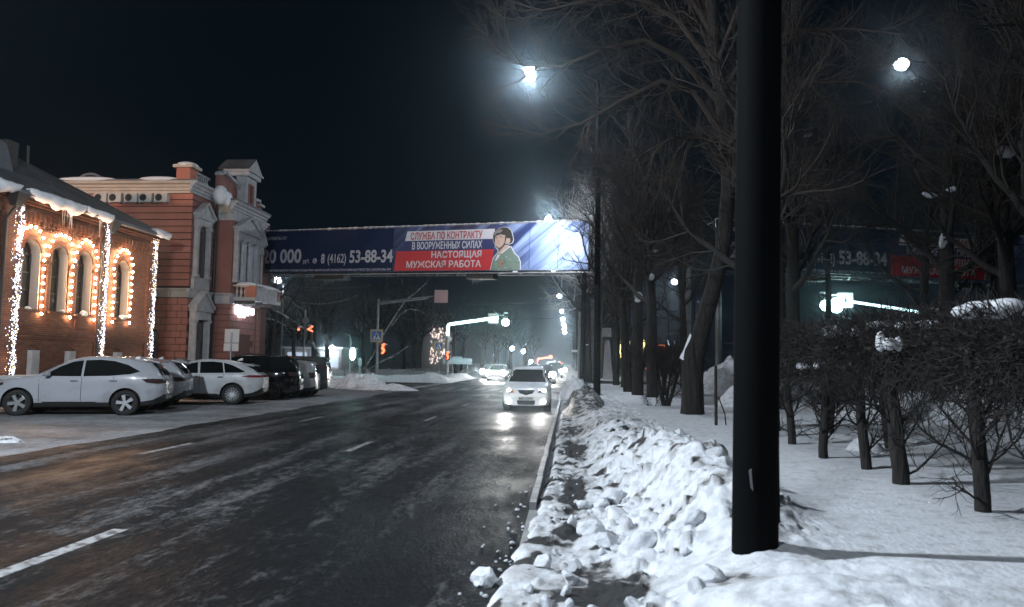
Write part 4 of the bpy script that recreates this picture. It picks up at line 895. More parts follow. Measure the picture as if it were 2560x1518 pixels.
def make_car(S, label, cat, group=None):
    t = thing(S['name'], label, cat, group=group)
    vs, fs, ms = car_body(S); paint = S['paint']
    m = MB(); m.v = vs; m.f = fs; m.m = ms; body = m.build('body', [paint, MT['plastic'], MT['joint_black']], t, smooth=True, recalc=True)
    r_ = S['r']; rr = S['rr']; wb = S['wb']; tk = S['track']
    cs = []
    for x in (0, wb):
        for s in (-1, 1):
            c = MB().tube((x, s*(tk-.16), r_+.01), (x, s*(tk+.6), r_+.01), r_+S.get('arch', .06), n=28).build('cut', MT['joint_black'], recalc=True)
            cs.append(c)
    bv = bvh_of(vs, fs)
    boolean(body, cs)
    for p in body.data.polygons: p.use_smooth = True
    me = body.data
    try: me.set_sharp_from_angle(angle=R(38))
    except Exception: pass
    ob = []
    tm = tyre_mesh(r_, rr); rm = rim_mesh(rr, S['rim'], S.get('rim_mat', MT['alloy']))
    for x in (0, wb):
        for s in (1, -1):
            wv = inst('wheel', tm, t, (x, s*(tk-.105), r_)); wv.rotation_euler = (0, S.get('spin', .2)+x, 0 if s > 0 else PI)
            inst('rim', rm, wv, (0, .09, 0))
    sides = S.get('sides', (1, -1))
    for s in sides:
        for p in S.get('side_glass', []): decal('side_window', p, 'y', bv, MT['glass'], t, .006, s)
        for p in S.get('side_black', []): decal('trim', p, 'y', bv, MT['plastic'], t, .005, s)
        for p in S.get('side_lamp', []): decal('tail_lamp', p, 'y', bv, S.get('tail_mat', MT['lampglass']), t, .008, s)
        for p in S.get('side_head', []): decal('headlight', p, 'y', bv, MT['lampglass'], t, .008, s)
        for x in S.get('seams', []):
            decal('door_seam', [(x[0],x[1]),(x[0]+.012,x[1]),(x[2]+.012,x[3]),(x[2],x[3])], 'y', bv, MT['joint_black'], t, .003, s, .12)
        for x, z in S.get('handles', []):
            h, nn, _, _ = bv.ray_cast(Vector((x, s*3, z)), Vector((0,-s,0)))
            if h: bevel(MB().box(x-.10,x+.10,h.y-.01,h.y+.03,z-.016,z+.016).build('door_handle', MT['chrome'], t), .008) if s > 0 else bevel(MB().box(x-.10,x+.10,h.y-.03,h.y+.01,z-.016,z+.016).build('door_handle', MT['chrome'], t), .008)
        mx, mz = S['mirror']; h, nn, _, _ = bv.ray_cast(Vector((mx, s*3, mz)), Vector((0,-s,0))); hy = h.y if h else s*.8
        MB().ball((mx, hy+s*.15, mz+.03), 1, 12, 7, (.085,.12,.075)).build('mirror', S['paint'], t, smooth=True); MB().tube((mx+.02,hy-.02*s,mz-.03),(mx,hy+s*.1,mz-.01),.03,.02,6).build('mirror_arm', MT['plastic'], t)
    for p in S.get('rear_glass', []): decal('rear_window', p, 'r', bv, MT['glass'], t)
    for p in S.get('rear_lamp', []):
        decal('tail_lamp', p, 'r', bv, S.get('tail_mat', MT['lampglass']), t, .01); decal('tail_lamp', [(-a, b_) for a, b_ in p][::-1], 'r', bv, S.get('tail_mat', MT['lampglass']), t, .01)
    for p in S.get('rear_black', []): decal('lower_bumper', p, 'r', bv, MT['plastic'], t, .006)
    for p in S.get('front_glass', []): decal('windscreen', p, 'f', bv, MT['glass'], t)
    for nm, p, mm, o_ in S.get('front', []): decal(nm, p, 'f', bv, mm, t, o_, 1, .05)
    if S.get('plate'):
        z = S['plate']; h, nn, _, _ = bv.ray_cast(Vector((-5,0,z)), Vector((1,0,0)));
        if h: bevel(MB().box(h.x-.02,h.x,-.26,.26,z-.056,z+.056).build('number_plate', MT['plate'], t), .004)
    if S.get('spoiler'):
        x, z, hw = S['spoiler']; MB().hexa([(x+.02,-hw,z-.03),(x+.30,-hw*.98,z+.035),(x+.30,hw*.98,z+.035),(x+.02,hw,z-.03),(x-.0,-hw,z),(x+.28,-hw*.98,z+.075),(x+.28,hw*.98,z+.075),(x-.0,hw,z)]).build('spoiler', S['paint'], t, recalc=True)
    if S.get('fin'): x, z = S['fin']; MB().hexa([(x-.08,-.03,z-.02),(x+.12,-.03,z-.02),(x+.12,.03,z-.02),(x-.08,.03,z-.02),(x-.09,-.008,z+.07),(x-.03,-.01,z+.07),(x-.03,.01,z+.07),(x-.09,.008,z+.07)]).build('antenna_fin', S['paint'], t)
    if S.get('rails'):
        a, b_, z, yy = S['rails']
        for s in (-1, 1): MB().path([(a,s*yy,z-.03),(a+.1,s*yy,z+.02),((a+b_)/2,s*yy,z+.035),(b_-.1,s*yy,z+.01),(b_,s*yy,z-.04)], .018, 6).build('roof_rail', MT['plastic'], t)
    return t, bv
MT['joint_black'] = mat('shut_line', (.008,.008,.008), .9)
silver = paint_mat('pearl_white_paint', (.37,.38,.41), 0, .24); white2 = paint_mat('white_paint', (.52,.53,.55)); black = mat('black_paint', (.003,.003,.004), .12, spec=.4); green = paint_mat('dark_grey_green_paint', (.045,.050,.048), 0, .2, .5); wine = paint_mat('dark_plum_paint', (.020,.012,.018))
white3 = paint_mat('bright_white_paint', (.82,.83,.84)); grey = paint_mat('silver_grey_paint', (.35,.36,.37), .3)
suvS = dict(name='parked_suv', paint=silver, x0=-.98, x1=3.72, wb=2.72, track=.90, r=.360, rr=.245, rim='five', arch=.055,
  top=[(-.98,.98),(-.93,1.10),(-.90,1.13),(-.78,1.30),(-.58,1.50),(-.30,1.575),(.2,1.645),(.75,1.68),(1.2,1.655),(1.55,1.56),(2.0,1.33),(2.38,1.13),(2.8,1.06),(3.3,.97),(3.6,.85),(3.72,.72)],
  belt=[(-.98,.97),(-.7,1.10),(0,1.13),(1,1.08),(2,1.04),(2.6,1.0),(3.3,.88),(3.72,.68)], bot=[(-.98,.46),(-.7,.30),(-.3,.24),(3,.22),(3.72,.27)],
  w=[(-.98,.50),(-.92,.66),(-.80,.78),(-.55,.87),(-.2,.915),(.5,.91),(2.2,.905),(2.9,.91),(3.3,.86),(3.6,.72),(3.72,.58)], rw=[(-.98,.60),(-.6,.60),(0,.64),(1,.665),(1.7,.66),(2.3,.72),(2.8,.76),(3.4,.70),(3.72,.5)],
  side_glass=[[(2.16,1.10),(1.74,1.36),(1.42,1.50),(1.16,1.54),(1.16,1.10)],[(1.10,1.10),(1.10,1.545),(.72,1.565),(.36,1.53),(0,1.43),(-.34,1.245),(-.10,1.17),(.4,1.12)]],
  side_lamp=[[(-.40,1.03),(-.55,.93),(-.82,.90),(-.97,.92),(-.97,1.03),(-.7,1.045)]], side_head=[[(3.66,.70),(3.45,.84),(3.10,.92),(3.08,.86),(3.35,.74),(3.6,.66)]],
  seams=[(1.13,.40,1.13,1.09),(2.18,.40,2.20,1.09),(.30,1.10,.33,.95)], handles=[(1.32,.97),(.32,.98)], mirror=(1.98,1.13),
  rear_glass=[[(-.58,1.14),(.58,1.14),(.50,1.46),(-.50,1.46)]], rear_lamp=[[(.52,.93),(.80,.92),(.80,1.03),(.52,1.02)]], rear_black=[[(-.62,.48),(.62,.48),(.62,.60),(-.62,.60)]], plate=.80, spoiler=(-.80,1.52,.56), fin=(-.05,1.60),
  side_black=[[(.75,.36),(2.1,.36),(2.1,.395),(.75,.395)], [(-.98,.50),(-.86,.50),(-.62,.34),(-.66,.26),(-.98,.26)]])
def place(t, rx, ry, ang, tk=.9):   # rear wheel contact (near side) at rx, ry; nose swings by ang from straight left
    a = R(ang); L_ = Vector((math.sin(a), -math.cos(a), 0)); t.location = (rx-L_.x*tk*.0-L_.x*tk, ry-L_.y*tk, 0); t.rotation_euler = (0, 0, PI+a)
car1, bv = make_car(suvS, 'silvery white SUV parked nearest the camera, before the light columns', 'car', 'cars parked before the buildings'); place(car1, -12.49, 20.32, 17)
bpy.context.view_layer.update()
car2 = copy_tree(car1); car2['label'] = 'silvery white SUV mostly hidden behind the nearest parked one, only its tail showing'; place(car2, -13.1, 22.6, 15)
s = dict(suvS); s.update(name='parked_suv', paint=white2, rim='multi', r=.37, rr=.262, tail_mat=MT['redlens'],
  top=[(-1.0,.98),(-.95,1.08),(-.86,1.12),(-.62,1.30),(-.30,1.46),(0,1.53),(.5,1.615),(.95,1.64),(1.35,1.60),(1.75,1.46),(2.2,1.24),(2.45,1.10),(2.9,1.03),(3.4,.92),(3.7,.72)], x0=-1.0, x1=3.7,
  side_lamp=[[(-.28,1.02),(-.55,1.065),(-.99,1.06),(-.99,.98),(-.5,.985)]], rear_lamp=[[(-.05,.99),(.80,.98),(.80,1.06),(-.05,1.05)]],
  side_glass=[[(2.16,1.12),(1.80,1.32),(1.46,1.47),(1.26,1.505),(1.20,1.12)],[(1.13,1.12),(1.17,1.52),(.75,1.535),(.42,1.50),(.32,1.14)],[(.27,1.14),(.37,1.495),(.05,1.41),(-.40,1.19),(-.25,1.15)]],
  rear_glass=[[(-.56,1.16),(.56,1.16),(.50,1.38),(-.50,1.38)]], spoiler=(-.66,1.40,.55), handles=[(1.30,.98),(.42,.99)], side_black=[[(-.3,.38),(-.98,.38),(-.98,.50),(-.9,.50),(-.7,.42)], [(.5,.24),(2.2,.24),(2.2,.40),(.5,.40)]])
car3, _ = make_car(s, 'glossy white SUV with many-spoked wheel parked in the middle of the row', 'car', 'cars parked before the buildings'); place(car3, -12.0, 26.0, 12)
boxS = dict(suvS); boxS.update(name='parked_suv', paint=black, rim='eight', rim_mat=MT['alloy_dark'], r=.38, rr=.25, arch=.05, x0=-1.05, x1=3.75, wb=2.79,
  top=[(-1.05,.90),(-1.02,1.12),(-.98,1.22),(-.80,1.52),(-.66,1.70),(-.3,1.76),(.5,1.80),(1.2,1.80),(1.6,1.74),(2.0,1.55),(2.4,1.24),(2.6,1.14),(3.1,1.08),(3.6,.98),(3.75,.80)],
  belt=[(-1.05,.89),(-.95,1.15),(0,1.18),(1,1.15),(2,1.12),(2.6,1.08),(3.4,.98),(3.75,.74)], bot=[(-1.05,.42),(-.7,.30),(-.3,.27),(3,.27),(3.75,.30)],
  side_glass=[[(2.2,1.18),(1.85,1.50),(1.62,1.64),(1.2,1.70),(1.2,1.18)],[(1.12,1.18),(1.12,1.70),(.2,1.69),(.2,1.18)],[(.12,1.20),(.12,1.69),(-.45,1.64),(-.62,1.50),(-.72,1.24)]],
  side_lamp=[[(-.62,1.12),(-1.0,1.14),(-1.0,.98),(-.75,1.0)]], rear_lamp=[[(.5,.98),(.82,.98),(.82,1.14),(.5,1.12)]], rear_glass=[[(-.6,1.22),(.6,1.22),(.54,1.60),(-.54,1.60)]], spoiler=(-.82,1.70,.58), tail_mat=MT['lampglass'],
  handles=[(1.34,1.04),(.32,1.04)], seams=[(1.16,.42,1.16,1.14),(2.2,.42,2.25,1.14),(.1,1.16,.3,.8)], side_black=[], rails=(-.4,1.5,1.80,.60), fin=(-.3,1.76), rear_black=[[(-.8,.42),(.8,.42),(.8,.6),(-.8,.6)]], mirror=(2.05,1.22))
car4, _ = make_car(boxS, 'black SUV with dark alloy wheels parked between the white SUV and the minivan', 'car', 'cars parked before the buildings'); place(car4, -11.9, 29.24, 10)
s = dict(boxS); s.update(paint=wine, rim='five', rim_mat=MT['alloy'], top=[(-.9,.90),(-.88,1.04),(-.80,1.14),(-.62,1.40),(-.50,1.54),(-.2,1.60),(.5,1.64),(1.2,1.62),(1.6,1.55),(2.0,1.36),(2.3,1.12),(2.6,1.06),(3.1,1.0),(3.5,.9),(3.6,.7)], x0=-.9, x1=3.6, wb=2.6, belt=[(-.9,.88),(-.7,1.06),(1,1.06),(2.4,1.02),(3.6,.7)],
  side_glass=[[(2.0,1.1),(1.6,1.44),(1.2,1.52),(1.2,1.1)],[(1.12,1.1),(1.12,1.53),(.0,1.48),(-.4,1.2),(-.3,1.12)]], rear_glass=[[(-.55,1.12),(.55,1.12),(.5,1.46),(-.5,1.46)]], side_lamp=[[(-.6,1.05),(-.87,1.05),(-.87,.9),(-.7,.9)]], rear_lamp=[[(.5,.85),(.8,.85),(.8,1.05),(.5,1.03)]], rails=None, plate=.86, spoiler=(-.66,1.56,.56), fin=None, mirror=(1.9,1.1), r=.34, rr=.22)
car5, _ = make_car(s, 'dark plum hatchback between the silvery SUVs and the glossy white one', 'car', 'cars parked before the buildings'); place(car5, -14.0, 24.6, 12)
vanS = dict(boxS); vanS.update(name='parked_minivan', paint=green, rim='six', rim_mat=MT['alloy'], r=.335, rr=.22, x0=-.92, x1=3.75, wb=2.9, track=.86,
  top=[(-.92,.95),(-.90,1.30),(-.84,1.60),(-.70,1.74),(-.3,1.80),(.8,1.82),(1.8,1.80),(2.3,1.66),(2.9,1.30),(3.2,1.08),(3.55,.92),(3.75,.70)], belt=[(-.92,.93),(-.85,1.16),(0,1.16),(2,1.10),(3,1.0),(3.75,.68)],
  side_glass=[[(2.5,1.14),(2.1,1.55),(1.75,1.68),(1.4,1.70),(1.4,1.14)],[(1.32,1.14),(1.32,1.70),(.35,1.70),(.35,1.14)],[(.22,1.20),(.22,1.66),(-.25,1.60),(-.50,1.42),(-.25,1.24)]],
  rear_glass=[[(-.62,1.18),(.62,1.18),(.58,1.64),(-.58,1.64)]], side_lamp=[[(-.72,1.62),(-.88,1.55),(-.91,1.1),(-.80,1.1)]], rear_lamp=[[(.70,1.1),(.80,1.1),(.76,1.6),(.68,1.6)]], rails=None, handles=[(.42,1.0),(1.5,1.0)], seams=[(.3,1.12,.3,.5),(1.36,.4,1.36,1.1)], spoiler=(-.88,1.72,.60), fin=None, rear_black=[])
car6, _ = make_car(vanS, 'dark grey-green minivan parked last in the row at the corner', 'car', 'cars parked before the buildings'); place(car6, -11.8, 32.87, 9)
s = dict(vanS); s.update(name='parked_car', paint=grey, side_glass=[], top=[(a, z*.90) for a, z in vanS['top']], belt=[(a, z*.9) for a, z in vanS['belt']], rear_glass=[[(-.6,1.06),(.6,1.06),(.55,1.44),(-.55,1.44)]], spoiler=None, handles=[], seams=[], side_lamp=[[(-.62,1.1),(-.86,1.1),(-.86,.85),(-.7,.85)]], rear_lamp=[[(.55,.9),(.78,.9),(.78,1.1),(.55,1.1)]], rim='eight')
car7, _ = make_car(s, 'silver grey car wedged between the black SUV and the minivan, only its tail corner visible', 'car', 'cars parked before the buildings'); place(car7, -11.8, 31.3, 9)

# oncoming compact
cpS = dict(name='oncoming_car', paint=white3, x0=-.55, x1=3.38, wb=2.49, track=.82, r=.30, rr=.19, rim='eight', arch=.045, clad=False, ks=.07,
  top=[(-.55,.95),(-.50,1.25),(-.35,1.45),(0,1.50),(.6,1.53),(1.2,1.51),(1.5,1.43),(1.9,1.22),(2.3,1.0),(2.5,.95),(2.9,.87),(3.22,.76),(3.33,.64),(3.38,.56)],
  belt=[(-.55,.93),(0,.98),(1,.95),(2,.93),(2.5,.90),(3.0,.80),(3.38,.50)], bot=[(-.55,.30),(-.3,.22),(3,.17),(3.38,.20)],
  w=[(-.55,.72),(-.3,.82),(.3,.845),(2.4,.845),(2.85,.83),(3.15,.76),(3.33,.64),(3.38,.58)], rw=[(-.55,.5),(0,.54),(.8,.56),(1.5,.56),(2.2,.68),(2.7,.72),(3.1,.66),(3.38,.50)],
  side_glass=[[(2.15,1.02),(1.75,1.24),(1.4,1.38),(1.0,1.42),(1.0,1.0)],[(.92,1.0),(.92,1.42),(.3,1.42),(-.1,1.32),(-.2,1.08)]], mirror=(1.98,1.0), handles=[(1.15,.86),(.1,.88)],
  front_glass=[[(-.66,.97),(.66,.97),(.52,1.40),(-.52,1.40)]],
  front=[('grille', [(-.30,.71),(.30,.71),(.22,.60),(0,.545),(-.22,.60)], MT['plastic'], .010), ('lower_intake', [(-.31,.37),(.31,.37),(.30,.26),(.26,.22),(-.26,.22),(-.30,.26)], MT['plastic'], .008),
    ('indicator', [(-.48,.70),(-.40,.62),(-.50,.62)], MT['orange_lens'], .012), ('indicator', [(.48,.72),(.38,.62),(.50,.62)], MT['lampglass'], .012),
    ('headlight_housing', [(-.46,.74),(-.50,.61),(-.62,.60),(-.70,.66),(-.70,.78),(-.60,.80)], MT['alloy'], .006), ('headlight_housing', [(.46,.74),(.50,.61),(.62,.60),(.70,.66),(.70,.78),(.60,.80)], MT['alloy'], .006)])
fc, bvf = make_car(cpS, 'white compact car driving toward the camera with glowing headlights and fog lamps', 'car')
for s_, y, z, rr_ in ((1,.60,.70,.072),(-1,.60,.70,.072),(1,.585,.33,.088),(-1,.585,.33,.088)):
    h, nn, _, _ = bvf.ray_cast(Vector((9, s_*y, z)), Vector((-1,0,0))); MB().ball((h.x+.0, s_*y, z), rr_, 12, 7, (.6,1,1)).build('headlight' if z > .5 else 'fog_lamp', MT['head_on'], fc, smooth=True)
h = bvf.ray_cast(Vector((9,0,.43)), Vector((-1,0,0)))[0]; npx = h.x
bevel(MB().box(npx-.01, npx+.02, -.26,.26,.375,.487).build('number_plate', MT['plate'], fc), .004)
text3('plate_text', 'М071ОН', .115, MT['ink'], fc, (npx+.022, -.245, .39), (PI/2,0,PI/2), .86, .003, .001); text3('plate_text', '28', .085, MT['ink'], fc, (npx+.022, .135, .41), (PI/2,0,PI/2), .9, .002, .001)
h = bvf.ray_cast(Vector((9,0,.63)), Vector((-1,0,0)))[0]
MB().prism([(.075*math.cos(2*PI*i/20), .055*math.sin(2*PI*i/20)) for i in range(20)] , (h.x+.012,0,.64), (0,1,0), (0,0,1), (.006,0,0)).build('badge', MT['alloy_dark'], fc, recalc=True)
MB().tube((.6,.1,1.51),(.25,.1,1.62),.006).build('aerial', MT['plastic'], fc)
for yy in (-.26,.26): MB().tube((2.15,yy-.3,1.02),(2.0,yy+.12,1.06),.010).build('wiper', MT['plastic'], fc)
fc.location = (-1.53, 25.7+3.3, 0); fc.rotation_euler = (0,0,-PI/2+.02)
def beam(p, tgt, W_, spot=70): lamp('headlight_beam', p, W_, (1,.98,.94), .07, spot, tgt, .5)
for x, z, pw in ((-2.13,.72,130),(-.93,.72,130),(-2.11,.34,70),(-.95,.34,70)): beam((x, 25.15, z), (x*1.0, 8, .0), pw*.8, 80)
# far cars: the compact's shape again with their own labels
bpy.context.view_layer.update()
def farcar(x, y, label, paint_, lit=True, s=1.0, wz=0, rear=False):
    t = thing('distant_car', label, 'car', (x, y+ (3.4 if not rear else 0), 0), -PI/2 if not rear else PI/2, 'cars far down the road')
    m = MB(); m.v, m.f, m.m = car_body(cpS); bo = m.build('body', [paint_, MT['plastic']], t, smooth=True, recalc=True); bo.scale = (1.1,1.05,s)
    decal('windscreen', [(-.66,.97),(.66,.97),(.52,1.40),(-.52,1.40)], 'f', bvf, MT['glass'], t).scale = (1.1,1.05,s)
    for x_ in (0, 2.6):
        for s_ in (-1, 1): inst('wheel', tyf, t, (x_, s_*.76, .31))
    for s_ in (-1, 1):
        if not rear: MB().ball((3.55, s_*.66, .72), .26, 16, 10, (.5,1,1)).build('headlight', MT['head_far'], t, smooth=True)
        else: MB().ball((-.55, s_*.66, .85), .12, 10, 6, (.5,1,1)).build('tail_light', MT['red_on'], t, smooth=True)
tyf = tyre_mesh(.31, .2)
farcar(-7.9, 74, 'far oncoming car with dazzling headlights at the left of the road', grey)
farcar(-6.5, 66, 'far oncoming white car half hidden behind the white compact, left side', white2)
farcar(-2.0, 60, 'far oncoming car with dazzling headlights just right of the white compact', black)
farcar(-1.6, 82, 'second far oncoming car right of the white compact, taller roof line', black, s=1.15)
farcar(-.8+-.5, 108, 'farthest oncoming car whose lights blaze at the kerb', grey)
farcar(-4.6, 96, 'far oncoming car hidden behind the compact roof', grey)
for x, y in ((-7.9,73.3),(-6.5,65.3),(-2,59.3),(-1.6,81.3),(-1.3,107)): beam((x, y, .75), (x, y-30, .0), 500, 60)

for x, y, pw in ((-2.0,58.6,260),(-1.5,80.5,420),(-1.2,106,700),(-6.8,64,260),(-8.0,72,260),(-4.6,94.5,300)): lamp('headlight_glare', (x, y, .8), pw, (1,.97,.93), .12)
for x in (-2.13,-.93): lamp('headlight_glare', (x, 25.0, .55), 7, (1,.98,.94), .08)
# ================================================================== LAMP POSTS
def street_lamp(label, x, y, h, arm, rad=.10, z0=.0, on=True, mtl='pole_black', group='street lamps', headscale=1, pw=900, side=-1):
    t = thing('street_lamp', label, 'street lamp', (x, y, z0), 0, group)
    MB().tube((0,0,-.1),(0,0,h*.35),rad*1.25,rad*1.1,12).tube((0,0,h*.35),(0,0,h),rad*1.1,rad*.65,12).build('pole', MT[mtl], t, smooth=True)
    MB().path([(0,0,h-.05),(side*arm*.25,0,h+.35),(side*arm*.6,0,h+.58),(side*arm,0,h+.62)], .045, 8).build('arm', MT[mtl], t)
    hd = MB().hexa([(side*arm-.16*1,-.15,h+.56),(side*arm+.5*1*(-side)*-1,-.15,h+.56),(side*arm+.5*side,.15,h+.56),(side*arm-.16,.15,h+.56),(side*arm-.1,-.1,h+.70),(side*arm+.4*side,-.1,h+.68),(side*arm+.4*side,.1,h+.68),(side*arm-.1,.1,h+.70)]).build('lamp_head', MT['pole_grey'], t, recalc=True)
    s = headscale; MB().ball((side*(arm+.2),0,h+.52), 1, 28, 14, (.19*s,.19*s,.17*s)).build('lens', MT['lamp_on'], t, smooth=True)
    lamp('street_light', (x+side*(arm+.2), y, z0+h+.30), pw, COOL, .18)
    return t
def street_lamp_row():
    ords = ['slim black lamp post right of the white compact, lamp high above the road', 'second lamp post down the right kerb, lamp just above the banner', None, 'lamp glowing right below the banner end down the kerb', 'fifth lamp of the receding kerb row, below the previous one', 'sixth small lamp of the receding kerb row', 'seventh tiny lamp of the receding kerb row', 'eighth tiny lamp of the receding kerb row', 'last tiny lamp of the receding kerb row']
    ys_ = [31.4, 60, None, 130, 168, 200, 226, 254, 284]
    for k, (lb, y) in enumerate(zip(ords, ys_)):
        if lb is None: continue
        street_lamp(lb, 1.15, y, 12.6 if k else 13.55, 2.75, .12 if k == 0 else .10, .2, pw=(3600 if k == 0 else 6500 if k == 1 else 1800), headscale=1.15 if k == 0 else .95+.28*k)
street_lamp_row()
t = street_lamp('lamp post far left behind the crossing, glowing beside the mansion balcony', -28.4, 72, 8.9, .5, .08, .1, mtl='pole_grey', headscale=2.0, pw=900, side=-1)
street_lamp('bright lamp high in the right tree crowns', 15.9, 29.3, 12.6, 2.9, .09, .3, pw=300, headscale=1.3)
street_lamp('far lamp over the park seen right of the black lamp post, higher of two', 17.6, 107, 12.6, 2.6, .09, .3, pw=900, headscale=2.1)
street_lamp('far lamp over the park seen right of the black lamp post, lower of two', 17.6, 135, 12.6, 2.6, .09, .3, pw=900, headscale=2.3)
for x, y, z, lb in ((-9.2, 120, 3.9, 'globe lantern among the far bare trees, left of the red signal arm'), (-7.5, 122, 3.5, 'smaller globe lantern right of the other far globe lantern'), (-7.7,150,1.9,'lowest globe lantern just above the compact car roof')):
    t = thing('park_lantern', lb, 'lantern', (x, y, 0)); MB().tube((0,0,0),(0,0,z-.2),.06).build('post', MT['iron'], t); MB().ball((0,0,z), .30, 12, 8).build('globe', MT['lamp_on'], t)
# the thick post in the foreground
t = thing('lamp_post', 'thick dark lamp post standing in the snow at the near right', 'lamp post', (1.235, 5.20, .20))
MB().tube((0,0,-.1),(.20,0,10),.150,.143,40,caps=False).build('shaft', MT['pole_black'], t, smooth=True)
MB().box(.13,.158,-.06,.04,.42,1.0).build('door_hinge', MT['pole_black'], t)
MB().hexa([(-.050,-.149,.66),(-.036,-.150,.64),(-.036,-.144,.64),(-.050,-.143,.66),(-.062,-.149,.77),(-.046,-.150,.78),(-.046,-.144,.78),(-.062,-.143,.77)]).build('chipped_paint', MT['pole_grey'], t)
# ================================================================== SIGNALS AND SIGNS
def ped_sign(name, label, x, y, z, s, post=None, group=None, m_post='pole_grey', glow=None, parent=None, face=1):
    t = thing(name, label, 'road sign', (x, y, z), 0, group) if parent is None else parent
    P = (lambda poly, k, m, nm: MB().prism([(a*s + (x if parent is not None else 0)*0, b_*s) for a, b_ in poly], (0 if parent is None else x, (-.012*k if parent is None else y-.012*k), 0 if parent is None else z), (1,0,0), (0,0,1), (0,.01,0)).build(nm, m, t, recalc=True))
    P([(-.5,-.5),(.5,-.5),(.5,.5),(-.5,.5)], 0, MT['s_yellow'] if not glow else glow, 'plate'); P([(-.36,-.36),(.36,-.36),(.36,.36),(-.36,.36)], 1, MT['s_blue'] if not glow else glow, 'blue_square')
    P([(-.32,-.30),(.32,-.30),(0,.32)], 2, MT['s_white'], 'triangle')
    P([(-.03,.12),(.03,.12),(.05,.18),(0,.22),(-.05,.18)], 3, MT['s_black'], 'pictogram_head'); P([(-.04,.10),(.05,.10),(.09,-.02),(.05,-.04),(.04,-.04),(.12,-.24),(.07,-.25),(0,-.10),(-.09,-.25),(-.14,-.24),(-.05,-.05),(-.05,0),(-.10,-.03),(-.12,0)], 3, MT['s_black'], 'pictogram_body')
    for k in range(4): P([(-.26+k*.14,-.29),(-.19+k*.14,-.29),(-.18+k*.14,-.25),(-.25+k*.14,-.25)], 4, MT['s_black'], 'zebra_bar')
    if post: MB().tube((0,.05,-z+.0),(0,.05,.1),.05).build('post', MT[m_post], t)
    return t
# mast A with the pinkish sign back
t = thing('sign_mast', 'grey mast whose long arm holds a pinkish sign seen from behind', 'traffic mast', (-18.9, 72.5, 0), 0)
MB().tube((0,0,0),(0,0,7.7),.17,.12,12).build('mast', MT['pole_grey'], t); MB().tube((0,-.05,7.25),(5.0,-.05,7.85),.13,.09,10).build('arm', MT['pole_grey'], t); MB().tube((0,-.05,7.4),(5.8,-.05,8.1),.07,.06,8).build('upper_arm', MT['pole_grey'], t)
MB().box(5.65,6.98,-.25,-.2,7.4,8.65).build('sign_back', MT['sign_pink'], t)
ped_sign('crosswalk_sign', 'blue pedestrian crossing sign with pale border on the grey mast under the long arm', -18.9, 72.2, 4.08, 1.25)
def signal(label, x, y, z, lit, kind='ped', s=1.0, roof_snow=True, shape=None):
    t = thing('traffic_light', label, 'traffic light', (x, y, z)); n = 2 if kind == 'ped' else 3
    MB().box(-.17*s,.17*s,-.02,.20,-.0,.36*n*s).build('housing', MT['plastic'], t)
    for k in range(n):
        zc = (.18+.36*k)*s; on = (k in lit)
        MB().ball((0,-.06,zc), .12*s, 12, 6, (1,.3,1)).build('lens', lit[k] if on else MT['lampglass'], t, smooth=True)
        MB().lathe([(.13*s,0),(.13*s,.14)], 12, (0,-.18,zc), 'y').build('visor', MT['plastic'], t)
    if roof_snow: MB().ball((0,.05,.36*n*s+.03), 1, 10, 5, (.24*s,.2,.10)).build('snow_cap', MT['snow_cap'], t, smooth=True)
    return t
def shapelight(t, polys, m):
    for p in polys: MB().prism(p, (0,-.22,0), (1,0,0), (0,0,1), (0,.03,0)).build('lit_symbol', m, t, recalc=True)
a = signal('red pedestrian signal with broken digits on the grey mast below the crossing sign', -18.2, 72.3, 2.15, {}, s=1.5); shapelight(a, [[(-.2,1.0),(-.02,1.1),(.12,1.25),(.16,.95),(.0,.85),(.15,.7),(.2,.45),(.05,.2),(-.12,.15),(-.16,.3),(.02,.45),(-.12,.6),(-.2,.8),(.02,.95)]], MT['red_on'])
# mast B with cyan lit arm
t = thing('sign_mast', 'traffic mast with a glowing cyan arm reaching over the road', 'traffic mast', (-12.4, 75.6, 0))
MB().tube((0,0,0),(0,0,4.2),.19,.16,12).build('mast', MT['pole_grey'], t)
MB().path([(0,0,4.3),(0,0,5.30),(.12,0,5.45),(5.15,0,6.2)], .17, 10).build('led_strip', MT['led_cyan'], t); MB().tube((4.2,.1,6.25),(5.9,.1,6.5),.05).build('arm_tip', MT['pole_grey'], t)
MB().box(4.1,5.15,.2,.24,5.62,6.6).build('sign_back', MT['sign_back'], t)
MB().prism([(-.0,-.50),(.48,0),(0,.50),(-.48,0)], (-.0,.25,3.95), (1,0,0), (0,0,1), (0,.02,0)).build('diamond_back', MT['sign_back'], t, recalc=True)
lamp('cyan_glow', (-9.8, 75.0, 5.6), 60, (.55,.95,1), .5)
a = signal('green signal shining at the tip of the cyan arm', -6.46, 75.4, 5.55, {0: MT['green_on']}, 'car', s=1.0); 
MB().ball((0,-.25,.14), .38, 14, 8, (1,.5,1)).build('glowing_lens', MT['green_on'], a, smooth=True); lamp('green_glow', (-6.46,74.6,5.7), 160, (.5,1,.9), .3)
a = signal('small red pedestrian signal on the mast of the cyan arm', -12.3, 75.3, 1.8, {}, s=1.1); shapelight(a, [[(-.1,.75),(.1,.9),(.16,.7),(.0,.58),(.15,.42),(.1,.15),(-.1,.05),(-.02,.3),(-.12,.5)]], MT['red_on'])
ped_sign('crosswalk_sign', 'smaller blue pedestrian crossing sign on a thin post beside the cyan-armed mast', -13.45, 76.5, 3.2, .98, post=True)
